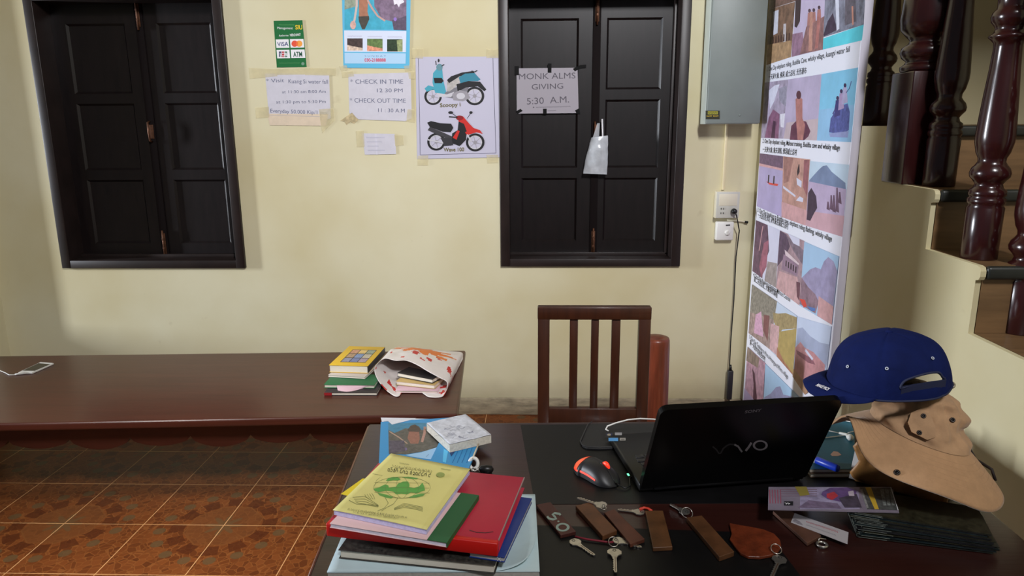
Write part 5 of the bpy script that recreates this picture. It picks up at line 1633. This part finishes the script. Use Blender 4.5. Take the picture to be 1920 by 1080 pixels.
key_part((1198, 961), (1158, 956), TOP+0.0004, t)
mb = MB(); mb.tube([onZ(x, y, TOP+0.004) for x, y in ((1200, 955), (1208, 952), (1216, 954), (1222, 958))], 0.0028, mat('orange_red_wire', (190, 52, 30), 0.5)); mb.build('wire_loop', t)
t = thing('room_key', onZ(1330, 1000, TOP), 'slanting plain wooden key fob with a steel key and ring beyond its far end', 'key')
fob_px([(1349, 1044), (1377, 1034), (1316, 966), (1287, 970)], TOP+0.010, FB[4], t)
key_part((1283, 960), (1257, 946), TOP+0.0034, t)
ring_part((1288, 967), 0.0105, TOP+0.003, t, 0.5)
t = thing('room_key', onZ(1415, 1010, TOP), 'orange brown leaf shaped leather key fob with a steel key at the near edge', 'key')
LP = [(1368, 980), (1388, 984), (1407, 987), (1432, 992), (1452, 1000), (1463, 1012), (1465, 1024), (1458, 1034), (1447, 1040), (1425, 1044), (1403, 1043), (1388, 1036), (1380, 1027), (1368, 1010), (1372, 1000)]
mb = MB(); slab(mb, [onZ(x, y, TOP+0.006) for x, y in LP[::-1]], TOP, TOP+0.006, mat('orange_brown_leather', (100, 42, 20), 0.4, 0.35, 40, bump=0.3, bscale=90), 0.0016); mb.build('leather_fob', t)
key_part((1461, 1050), (1444, 1088), TOP+0.0034, t, 0.012)
ring_part((1455, 1034), 0.009, TOP+0.006, t, 0.45)
t = thing('room_key', onZ(1490, 985, TOP), 'dark brown wooden key fob with an empty steel ring under the white card', 'key')
fob_px([(1514, 1018), (1540, 1004), (1482, 955), (1449, 958)], TOP+0.007, wfob('fob_dark_brown_wood', (84, 56, 44)), t)
mb = MB(); p = onZ(1541, 1023, TOP+0.001)
mb.tube([p+Vector((0.0085*math.cos(k*PI/14), 0.0085*math.sin(k*PI/14), 0.0022)) for k in range(28)], 0.0024, M_STEEL, closed=True, n=8)
mb.tube([p+Vector((-0.004, .008, .002)), p+Vector((0.0, 0.014, 0.006)), p+Vector((0.012, 0.013, 0.005))], 0.0012, M_STEEL); mb.build('split_ring', t)
# white card
zc_ = TOP+0.0078
q = [onZ(x, y, zc_) for x, y in ((1483, 979), (1589, 1020), (1591, 998), (1490, 962))]
a = Art(q[0], (0, 0, 1), (1, 0, 0))
slab(a, q, zc_-0.0006, zc_, mat('white_card', (172, 166, 168), 0.5))
a.scrawl((1512, 978), (1572, 998), 3.4, paint((160, 56, 66))); a.scrawl((1512, 984), (1568, 1004), 2.4, paint((110, 110, 120))); a.scrawl((1520, 980), (1575, 996), 1.6, paint((140, 130, 140)))
a.poly([(1485, 977), (1491, 973), (1500, 978), (1506, 985), (1498, 983)], paint((130, 124, 130), .3, 200))
tag(a.build('business_card'), 'white printed card lying aslant on the dark brown key fob', 'card')

# ------------------------------------------------------------------ brochure stack on the right, flyer on top
STK = []
sA, sB, sC = onZ(1612, 1006, TOP), onZ(1868, 1040, TOP), onZ(1598, 930, TOP)
e = (sB-sA).normalized(); n_ = Vector((-e.y, e.x, 0)); W_ = (sB-sA).length; D_ = 0.098
NBR = 22
M_BR = [mat('brochure_dark_%d' % i, c, 0.35, 0.55, 60) for i, c in enumerate(((34, 35, 32), (42, 40, 28), (28, 38, 40), (24, 24, 27)))]
M_BRE = mat('brochure_paper_edge', (128, 134, 126), 0.6, 0.3, 200)
bm0 = None
for i in range(NBR):
    k = i/NBR
    if bm0 is None:
        mb = MB(); mb.box((-W_/2, -D_/2, 0), (W_/2, D_/2, 0.0014), M_BR[0]); mb.box((-W_/2-.0004, -D_/2+.002, 0.0003), (-W_/2+.001, D_/2-.002, 0.0011), M_BRE)
        mb.box((-W_/2+.002, -D_/2-.0004, 0.0005), (-W_/2+.05, -D_/2+.001, 0.0009), M_BRE)
        o = mb.build('brochure'); bm0 = o
    else:
        o = bm0.copy(); COL.objects.link(o)
        if i % 4:
            if i < 4:
                me = bm0.data.copy(); me.materials[0] = M_BR[i]; STK.append(me)
            o.data = STK[(i % 4)-1]
    f_ = math.sin(k*PI*1.3)
    an_ = math.atan2(e.y, e.x) - 0.10*k + random.uniform(-.026, .026)
    c = sB - Vector((math.cos(an_), math.sin(an_), 0))*(W_/2+0.012*k-0.004*f_+random.uniform(-.006, .006)) + n_*(D_/2 + random.uniform(-.0015, .0015))
    o.location = (c.x, c.y, TOP+0.0002+i*0.0017)
    o.rotation_euler = (0, 0, an_)
    tag(o, 'thin dark tour brochure in the fanned stack under the hat brim', 'brochure', 'brochures in the fanned stack')
ztop = TOP + NBR*0.0017 + 0.001
zf = ztop+0.002
Qf = [onZ(x, y, zf) for x, y in ((1440, 955), (1686, 961), (1671, 913), (1441, 913))]
a = Art((Qf[0].x, Qf[0].y, zf), (0, 0, 1), (1, 0, 0))
slab(a, Qf, zf-0.0016, zf, mat('flyer_paper', (126, 116, 130), 0.35, 0.15, 30))
a.poly([(1500, 914), (1610, 914), (1612, 955), (1500, 955)], V((150, 140, 168), .3, 60))
for i in range(5):
    a.line([(1443+i*5, 918), (1444+i*5, 944)], 1.6, paint((150, 70, 90)))
for i in range(4):
    a.line([(1462, 918+i*4), (1532, 918+i*4)], 1.2, paint((120, 96, 110)))
a.poly([(1490, 912.5), (1512, 912.5), (1518, 928), (1500, 930)], paint((140, 126, 60)))
a.quad(1470, 940, 1487, 948, paint((34, 32, 36))); a.text('>>', (1474, 946.6), (1483, 946.6), 4.5, WHT, .02)
a.poly([(1542, 922), (1556, 915), (1590, 914), (1606, 920), (1604, 934), (1580, 942), (1552, 936), (1540, 928)], V((96, 70, 120), .3, 90))
a.poly([(1550, 926), (1564, 922), (1572, 930), (1560, 938), (1550, 933)], paint((178, 50, 60), .2, 120))
a.poly([(1572, 934), (1606, 926), (1616, 952), (1584, 952)], V((66, 58, 72), .4, 90)); a.poly([(1590, 922), (1600, 920), (1602, 930), (1592, 930)], paint((190, 176, 186), .2, 90))
a.poly([(1496, 952), (1516, 938), (1570, 944), (1578, 954)], V((112, 96, 120), .3, 90))
a.poly([(1612, 914), (1672, 915), (1685, 957), (1626, 955)], V((70, 72, 70), .5, 120))
a.poly([(1622, 914), (1633, 914), (1648, 955), (1640, 955)], paint((196, 160, 52))); a.line([(1615, 918), (1627, 953)], 4, paint((130, 128, 126), .4, 200))
for i in range(3):
    a.poly([(1650+i*9, 918), (1657+i*9, 918), (1662+i*8, 948), (1656+i*8, 948)], V((112, 116, 112), .6, 160))
a.line([(1670, 914), (1684, 957)], 1.2, WHT)
tag(a.build('flyer'), 'long glossy flyer with purple picture and yellow stripe on top of the brochure stack', 'flyer')

# ------------------------------------------------------------------ things behind the laptop: teal notebook, marker, earphones
zt_ = TOP+0.012
Q = [onZ(x, y, zt_) for x, y in ((1440, 886), (1602, 884), (1602, 794), (1450, 800))]
Q[0] = Vector((0.598, Q[1].y-0.002, zt_)); Q[3] = Vector((0.585, Q[2].y, zt_))
cQ = sum(Q, Vector())/4
lowQ = [q+Vector((0.0, -0.006, 0)) for q in Q]
t = thing('notebook', (cQ.x, cQ.y, TOP), 'brown covered notebook under the teal notebook beside the laptop', 'book')
mb = MB(); slab(mb, lowQ, TOP+0.0002, TOP+0.002, mat('dull_brown_cover', (98, 80, 64), 0.6)); mb.build('back_cover', t)
mb = MB(); slab(mb, [q.lerp(cQ, .015) for q in lowQ], TOP+0.002, TOP+0.009, M_PAGES); mb.build('page_block', t)
mb = MB(); slab(mb, lowQ, TOP+0.009, TOP+0.0105, mat('dull_brown_cover', (98, 80, 64), 0.6)); mb.build('front_cover', t)
t = thing('notebook', (cQ.x, cQ.y, TOP+0.0107), 'teal notebook with a pale label between the laptop and the tan hat', 'book')
zt2 = TOP+0.018
mb = MB(); slab(mb, Q, TOP+0.0108, TOP+0.0165, M_PAGES); mb.build('page_block', t)
mb = MB(); slab(mb, Q, TOP+0.0166, zt2, mat('teal_cover', (30, 100, 122), 0.5, 0.12, 12), 0.0006); fc = mb.build('front_cover', t)
a = Art((cQ.x, cQ.y, zt2+0.0004), (0, 0, 1), (1, 0, 0))
a.poly([(1557, 852), (1563, 846), (1571, 847), (1578, 853), (1571, 855), (1560, 855)], paint((206, 168, 150)))
a.build('label_patch', fc)
p0, p1 = onZ(1527, 861, zt2+0.009), onZ(1572, 879, zt2+0.009)
t = thing('marker_pen', tuple((p0+p1)/2), 'short blue capped marker with a white end lying on the teal notebook', 'marker')
fr = frame(p0, Vector((0, 0, 1)), None, p1-p0); L_ = (p1-p0).length
mb = MB(); mb.lathe([(0.0068, 0.004), (0.0082, 0.006), (0.0084, L_*.6), (0.0084, L_-0.004), (0.0072, L_)], mat('marker_blue', (28, 62, 190), 0.35), fr, n=20); mb.build('cap', t)
mb = MB(); mb.lathe([(0.006, -0.003), (0.0078, -0.001), (0.0078, 0.0055), (0.0066, 0.006)], M_WHITE, fr, n=20); mb.build('white_end', t)
ze = zt2+0.003
t = thing('earphones', onZ(1580, 815, zt2), 'white wired earphones lying on the far part of the teal notebook', 'earphones')
mb = MB(); pb = onZ(1594, 820, ze+0.005)
mb.lathe([(0.002, -0.008), (0.0065, -0.005), (0.008, 0), (0.0062, 0.005), (0.002, 0.008)], M_WHITE, frame(pb, (1, -.4, 0.2), None, (.3, 1, .3)), n=18)
mb.tube([pb+Vector((-0.004, 0, 0)), onZ(1588, 815, ze+.003), onZ(1574, 812, ze)], [0.005, 0.0036, 0.0028], M_WHITE); mb.build('earbud', t)
mb = MB(); mb.tube([onZ(1574, 812, ze), onZ(1560, 809, ze-.001), onZ(1540, 805, ze-.001), onZ(1500, 800, ze-.001)], 0.0013, M_WHITE)
mb.tube([onZ(1590, 812, ze), onZ(1602, 808, ze), onZ(1606, 798, ze), onZ(1600, 792, ze), onZ(1585, 789, ze), onZ(1572, 786, ze)], 0.0011, M_WHITE)
mb.tube([onZ(1586, 816, ze-.001), onZ(1562, 819, ze-.001), onZ(1540, 822, ze-.001), onZ(1500, 824, ze-.001)], 0.0013, M_WHITE); mb.build('cable', t)

# ------------------------------------------------------------------ crumpled brown paper bag that carries the hats
g0, g1 = onZ(1599, 906, TOP), onZ(1712, 938, TOP)
eb = (g1-g0).normalized(); nb = Vector((-eb.y, eb.x, 0)); LW = 0.17; BD = 0.115; BH = 0.125
M_KRAFT = mat('brown_kraft_paper', (152, 106, 56), 0.5, 0.35, 18, bump=0.4, bscale=18)
t = thing('paper_bag', tuple(g0+eb*LW/2+nb*BD/2), 'crumpled brown paper bag on its side beneath the tan hat', 'bag')


def bagloop(u):
    s = (u % 1.0)*4; k = int(s); f = s-k
    c = [(0, 0), (BD, 0), (BD, BH), (0, BH)]
    a_, b_ = c[k], c[(k+1) % 4]
    y, z = a_[0]+(b_[0]-a_[0])*f, a_[1]+(b_[1]-a_[1])*f
    # soften the corners
    cy_, cz_ = y-BD/2, z-BH/2
    r = (abs(cy_/(BD/2))**7+abs(cz_/(BH/2))**7)**(1/7)
    return BD/2+cy_/r*1.0, BH/2+cz_/r*1.0


def kraft(u, v):
    y, z = bagloop(u)
    zig = 0.014*(abs(((u*9) % 1)*2-1)-0.5)*(1-v)**4
    p = g0 + eb*(v*LW+zig) + nb*(y) + Vector((0, 0, z))
    k = noise.noise(p*26)*0.007 + noise.noise(p*60)*0.003
    d = (p-(g0+eb*v*LW+nb*BD/2+Vector((0, 0, BH/2)))); d.normalize()
    p += d*k*(0.3 if z < 0.01 else 1)
    p.z = max(p.z, TOP+0.0008)
    return p


mb = MB(); mb.grid(kraft, 72, 30, M_KRAFT, closed=True)
mb.grid(lambda a_, b_: kraft(0.0+0.25*a_, 1).lerp(kraft(0.75-0.25*a_, 1), b_), 10, 8, M_KRAFT)
o = mb.build('bag_body', t); md = o.modifiers.new('thickness', 'SOLIDIFY'); md.thickness = 0.0008; md.offset = 1
# papers in the mouth of the bag
cc = g0+nb*0.05
for (nm, lb, col, off, hgt, tw, sx_) in (('booklet', 'green booklet standing in the mouth of the brown paper bag', (38, 104, 54), 0.050, 0.092, -0.10, -0.012), ('booklet', 'black and yellow booklet standing in the mouth of the brown paper bag', (30, 28, 26), 0.032, 0.098, -0.05, -0.006),
                                          ('paper_sheet', 'folded white paper at the near lower corner of the brown paper bag', (214, 210, 206), 0.016, 0.066, 0.0, -0.008)):
    f_ = frame(g0+nb*off+eb*sx_+Vector((0, 0, 0.002)), eb, (0, 0, 1))
    mb = MB(); th = 0.004 if nm == 'booklet' else 0.0012
    w_ = 0.12
    pts = [(0.0, 0.0), (w_, 0.0), (w_, hgt), (0.004, hgt)] if nm == 'booklet' else [(-0.004, 0.0), (0.05, 0), (0.03, hgt*.6), (0.002, hgt)]
    mb.prism(pts, 0, th, mat('cover_%d_%d_%d' % col, col, 0.5), f_)
    if 'yellow' in lb:
        for k in range(5):
            mb.box((0.004, 0.03+k*0.011, th), (0.018, 0.037+k*0.011, th+0.0004), YEL, f_)
            mb.box((-0.0006, 0.03+k*0.011, 0.0), (0.0, 0.037+k*0.011, th), YEL, f_)
    o = mb.build(nm); tag(o, lb, 'book' if nm == 'booklet' else 'paper')

# ------------------------------------------------------------------ tan sun hat
hl, hr = onY(1562, 790, 1.445), onZ(1879, 947, TOP+0.055)
e1 = (hr-hl); AR = e1.length/2; e1.normalize(); hc = (hl+hr)/2
n0 = (Vector((0, 0, 1))-e1*e1.z).normalized(); e20 = n0.cross(e1)
vv = (CAM-hc).normalized()
best = min((abs(vv.dot(n0*math.cos(k*.01)+e20*math.sin(k*.01))-0.30), k*.01) for k in range(-120, 121))[1]
hn = n0*math.cos(best)+e20*math.sin(best); he2 = hn.cross(e1)
RC, HB = 0.098, 0.062
M_TAN = mat('tan_brim_cotton', (178, 139, 102), 0.85, 0.08, 60, sheen=0.2, bump=0.15, bscale=220, spec=0.2)
M_TAN2 = mat('tan_crown_cotton', (174, 138, 104), 0.85, 0.15, 30, sheen=0.2, bump=0.2, bscale=120, spec=0.2)
M_EYE = mat('dark_eyelet', (44, 32, 24), 0.4, metal=0.3)
t = thing('sun_hat', tuple(hc), 'tan wide brimmed sun hat tilted over the paper bag with its brim on the brochures', 'hat')


def brim(u, v, lift=0.0):
    th = 2*PI*u; r = RC*0.9+(AR-RC*0.9)*v
    shift = e1*(-0.010*(1-v))
    h = HB*(1-v)**0.9 + 0.004*math.sin(3*th-0.8)*v + 0.003*math.sin(5*th)*v
    h += 0.056*v**1.4*math.exp(-((math.degrees(th)-225)/19)**2)
    p = hc+shift+e1*r*math.cos(th)+he2*r*math.sin(th)*(0.92)+hn*(h+lift)
    p.z = max(p.z, TOP+NBR*0.0017+0.003 if p.y < 1.33 else TOP+0.03)
    return p


mb = MB(); mb.grid(brim, 96, 20, M_TAN, closed=True)
o = mb.build('brim', t); md = o.modifiers.new('thickness', 'SOLIDIFY'); md.thickness = 0.003; md.offset = 0
mb = MB()
for k in range(1, 8):      # stitched rows
    mb.tube([brim(i/96, 0.1+k*0.115, 0.0016) for i in range(96)], 0.00035, mat('tan_stitching', (160, 124, 90), 0.8), closed=True, n=4)
mb.build('stitching', o)


def crown(u, v):
    th = 2*PI*u
    rr = RC*0.95*(1-0.30*v) if v < 0.75 else RC*0.736*math.cos((v-0.75)/0.25*PI/2)
    base = hc-e1*0.010+hn*HB; top = Vector((0.772, 1.375, 0.992))
    hv = min(1, v/0.75)*0.85+(0.15*math.sin((v-0.75)/0.25*PI/2) if v > 0.75 else 0)
    p = base.lerp(top, hv)+e1*rr*math.cos(th)+he2*rr*math.sin(th)*0.92
    k = 0.010*noise.noise(Vector((math.cos(th)*2.2, math.sin(th)*2.2, v*4.5)))+0.006*noise.noise(Vector((math.cos(th)*5, math.sin(th)*5, v*3+7)))
    env = min(1, v*5)
    d = (e1*math.cos(th)+he2*math.sin(th))
    return p+d*k*env*1.5


mb = MB(); mb.grid(crown, 80, 30, M_TAN2, closed=True); cr = mb.build('crown', t)


def find_uv(fn, x, y, ur=(0, 1), vr=(0, 1), n=120):
    """surface parameters whose point is the one seen at photo position x,y (nearest to the viewer)"""
    best = None
    for i in range(n):
        for j in range(n//2):
            u = ur[0]+(ur[1]-ur[0])*i/n; v = vr[0]+(vr[1]-vr[0])*j/(n//2)
            p = fn(u, v); d = p-CAM; z = d.dot(FWD)
            px_, py_ = 960+F_PX*d.dot(RGT)/z, 540-F_PX*d.dot(UPV)/z
            s = math.hypot(px_-x, py_-y)+z*40
            if best is None or s < best[0]:
                best = (s, u, v, p)
    return best[1], best[2], best[3]


def normal_at(fn, u, v, toward=None):
    e_ = 0.004
    a_ = fn(u+e_, v)-fn(u-e_, v); b_ = fn(u, min(1, v+e_))-fn(u, max(0, v-e_))
    n = a_.cross(b_).normalized()
    if n.dot(CAM-fn(u, v)) < 0:
        n = -n
    return n


def eyelet(fn, x, y, r, m, parent, ur=(0, 1), vr=(0, 1)):
    u, v, p = find_uv(fn, x, y, ur, vr)
    n = normal_at(fn, u, v)
    fr = frame(p+n*0.0022, Vector((1, 0, 0)) if abs(n.x) < .9 else Vector((0, 1, 0)), None, n)
    mb = MB(); mb.tube([fr @ Vector((r*math.cos(k*PI/8), r*math.sin(k*PI/8), 0)) for k in range(16)], r*0.42, m, closed=True, n=6)
    mb.lathe([(r*0.8, -0.001), (r*0.8, 0.0002)], M_BLACK, fr, n=12)
    mb.build('eyelet', parent)
    return p, n


eyelet(brim, 1681, 886, 0.0042, M_EYE, t)
eyelet(crown, 1785, 789, 0.0036, M_EYE, cr)
u, v, p = find_uv(crown, 1728, 800); n = normal_at(crown, u, v)
# folded snap tab on the crown
fr = frame(p+n*0.009, RGT, None, n)
tp = [(0.004, 0.033), (-0.014, 0.026), (-0.023, 0.008), (-0.020, -0.010), (0.004, -0.026), (0.018, -0.022), (0.022, -0.002), (0.018, 0.022)]
mb = MB(); mb.prism(tp, -0.0016, 0.0016, M_TAN2, fr)
mb.prism([(q[0]*.7, q[1]*.7) for q in tp], -0.009, -0.0016, M_TAN2, fr)
for (qx, qy) in ((0.006, 0.019), (-0.007, -0.012)):
    mb.tube([fr @ Vector((qx+0.0034*math.cos(k*PI/6), qy+0.0034*math.sin(k*PI/6), 0.002)) for k in range(12)], 0.0015, M_EYE, closed=True, n=6)
    mb.lathe([(0.003, 0.0014), (0.003, 0.002)], M_BLACK, fr @ Matrix.Translation((qx, qy, 0)), n=10)
mb.build('snap_tab', cr)
# dark chin cord at the right
mb = MB()
cpts = [brim(60/360, 0.03, 0.008), brim(56/360, 0.3, 0.012)+RGT*0.006]+[brim(a_/360, 1.0, 0.002)+UPV*0.016+RGT*0.012 for a_ in (60, 55, 50, 45)]
q0 = cpts[-1]
mb.tube(cpts+[q0+RGT*0.004-UPV*0.012, q0+RGT*0.007-UPV*0.022], 0.0030, mat('dark_cord', (34, 22, 22), 0.7)); mb.build('chin_cord', t)

# ------------------------------------------------------------------ navy blue cap on top of the sun hat
cc_ = onY(1664, 717, 1.372)
CRX, CRY, CHH = 0.114, 0.102, 0.106
M_NAVY = mat('navy_cotton', (12, 24, 72), 0.8, 0.12, 40, bump=0.15, bscale=160, spec=0.12)
M_NAVYD = mat('navy_strap', (20, 28, 62), 0.7)
t = thing('baseball_cap', tuple(cc_), 'navy blue cap with its peak to the left resting on top of the tan hat', 'hat')
tiltx = 0.09


def cap(u, v):
    th = 2*PI*u
    a_ = v*PI/2
    k = math.cos(a_)**0.72; hh = math.sin(a_)**1.0
    x = CRX*k*math.cos(th); y = CRY*k*math.sin(th); z = CHH*hh
    seam = -0.0012*math.exp(-(((u*6+0.5) % 1)-0.5)**2*220)
    d = Vector((math.cos(th)*k, math.sin(th)*k, hh))
    w = 0.006*noise.noise(Vector((x*16, y*16, z*14+3)))*(1-v*.4) + seam
    p = Vector((x+0.010*z/CHH*(-1), y, z)) + d*w
    p.z += tiltx*p.x
    return cc_+p


OPEN = [(1690, 728), (1694, 716), (1712, 707), (1738, 700), (1758, 699), (1767, 706), (1770, 714), (1740, 719), (1706, 724)]


def inside(px_, py_, poly):
    c = False; j = len(poly)-1
    for i in range(len(poly)):
        if (poly[i][1] > py_) != (poly[j][1] > py_) and px_ < (poly[j][0]-poly[i][0])*(py_-poly[i][1])/(poly[j][1]-poly[i][1])+poly[i][0]:
            c = not c
        j = i
    return c


def cappick(u, v):
    if v > 0.6:
        return None
    th = 2*PI*u
    if math.sin(th) > 0.25:
        return None
    p = cap(u, v); d = p-CAM; z = d.dot(FWD)
    return 'skip' if inside(960+F_PX*d.dot(RGT)/z, 540-F_PX*d.dot(UPV)/z, OPEN) else None


mb = MB(); mb.grid(cap, 320, 110, M_NAVY, closed=True, pick=cappick)
o = mb.build('crown', t); md = o.modifiers.new('thickness', 'SOLIDIFY'); md.thickness = 0.0016
cq = o
FA = math.radians(166)


def peak(u, v):
    ph = (u-0.5)*2*math.radians(72)
    th = FA+ph
    p = cap((th/(2*PI)) % 1.0, 0.02)
    ext = 0.044*max(0, math.cos(ph*1.22))**0.55
    d = Vector((math.cos(FA)*0.75+math.cos(th)*0.25, math.sin(FA)*0.75+math.sin(th)*0.25, 0))
    q = p+d*ext*v
    q.z += (0.003-0.020*v*v*(0.6+0.4*abs(ph))-0.010*abs(math.sin(ph))*v)*(ext/0.044)
    return q


mb = MB(); mb.grid(peak, 40, 14, M_NAVY); o = mb.build('peak', t); md = o.modifiers.new('thickness', 'SOLIDIFY'); md.thickness = 0.003; md.offset = 0
pk = o
u, v, p = find_uv(peak, 1541, 727); n = normal_at(peak, u, v)
a = Art(p+n*0.0035, n, RGT)
a.text('MAKE PICS', (1529, 723), (1551, 732), 6, WHT, 0.02); a.build('lettering', pk)
M_EYN = mat('pale_thread', (190, 196, 210), 0.6)
for x, y in ((1592, 689), (1665.5, 691), (1748, 671.5)):
    eyelet(cap, x, y, 0.0023, M_EYN, cq, vr=(0, 0.9))
# sweatband edge, strap clasp and top button
mb = MB(); mb.tube([cap(i/80, 0.012) for i in range(80)], 0.0022, M_NAVYD, closed=True, n=6); mb.build('hem', cq)
u, v, p = find_uv(cap, 1706, 727, vr=(0, .4)); 
mb = MB()
ring_ = []
for k in range(len(OPEN)):
    uu, v2, q = find_uv(cap, OPEN[k][0], OPEN[k][1], (0.5, 1.0), (0, .6), 110); ring_.append(q+normal_at(cap, uu, v2)*0.0008)
sm_ = []
for k in range(len(ring_)):
    p0, p1, p2, p3 = ring_[k-1], ring_[k], ring_[(k+1) % len(ring_)], ring_[(k+2) % len(ring_)]
    for j in range(4):
        f = j/4; sm_.append(0.5*((2*p1)+(p2-p0)*f+(2*p0-5*p1+4*p2-p3)*f*f+(3*p1-p0-3*p2+p3)*f*f*f))
mb.tube(sm_, 0.0024, M_NAVYD, closed=True, n=6); mb.build('opening_binding', cq)
mb = MB(); pts = []
for k in range(13):
    x = 1690+k*6.8; y = 731-k*0.95
    uu, v2, q = find_uv(cap, x, y, (0.5, 1.0), (0, .4), 80); pts.append(q+normal_at(cap, uu, v2)*0.0015)
mb.grid(lambda a_, b_: pts[min(12, int(a_*12))]+Vector((0, 0, (b_-.5)*0.016)), 12, 2, M_NAVYD); mb.build('strap', t)
mb = MB(); q = onY(1783, 722, cc_.y-0.02)
mb.tube([q+RGT*0.007*math.cos(k*PI/8)+UPV*0.0055*math.sin(k*PI/8) for k in range(16)], 0.0022, mat('brass_clasp', (170, 160, 140), 0.4, metal=0.6), closed=True, n=6)
mb.tube([q-RGT*0.006, q+RGT*0.005+UPV*0.002], 0.0016, MATS['brass_clasp']); mb.build('clasp', t)
mb = MB(); mb.lathe([(0.007, -0.002), (0.0075, 0.001), (0.005, 0.004), (0.001, 0.005)], M_NAVY, Matrix.Translation(cap(0, 0.999)), n=16); mb.build('top_button', cq)

bpy.data.objects.remove(_fontobj)
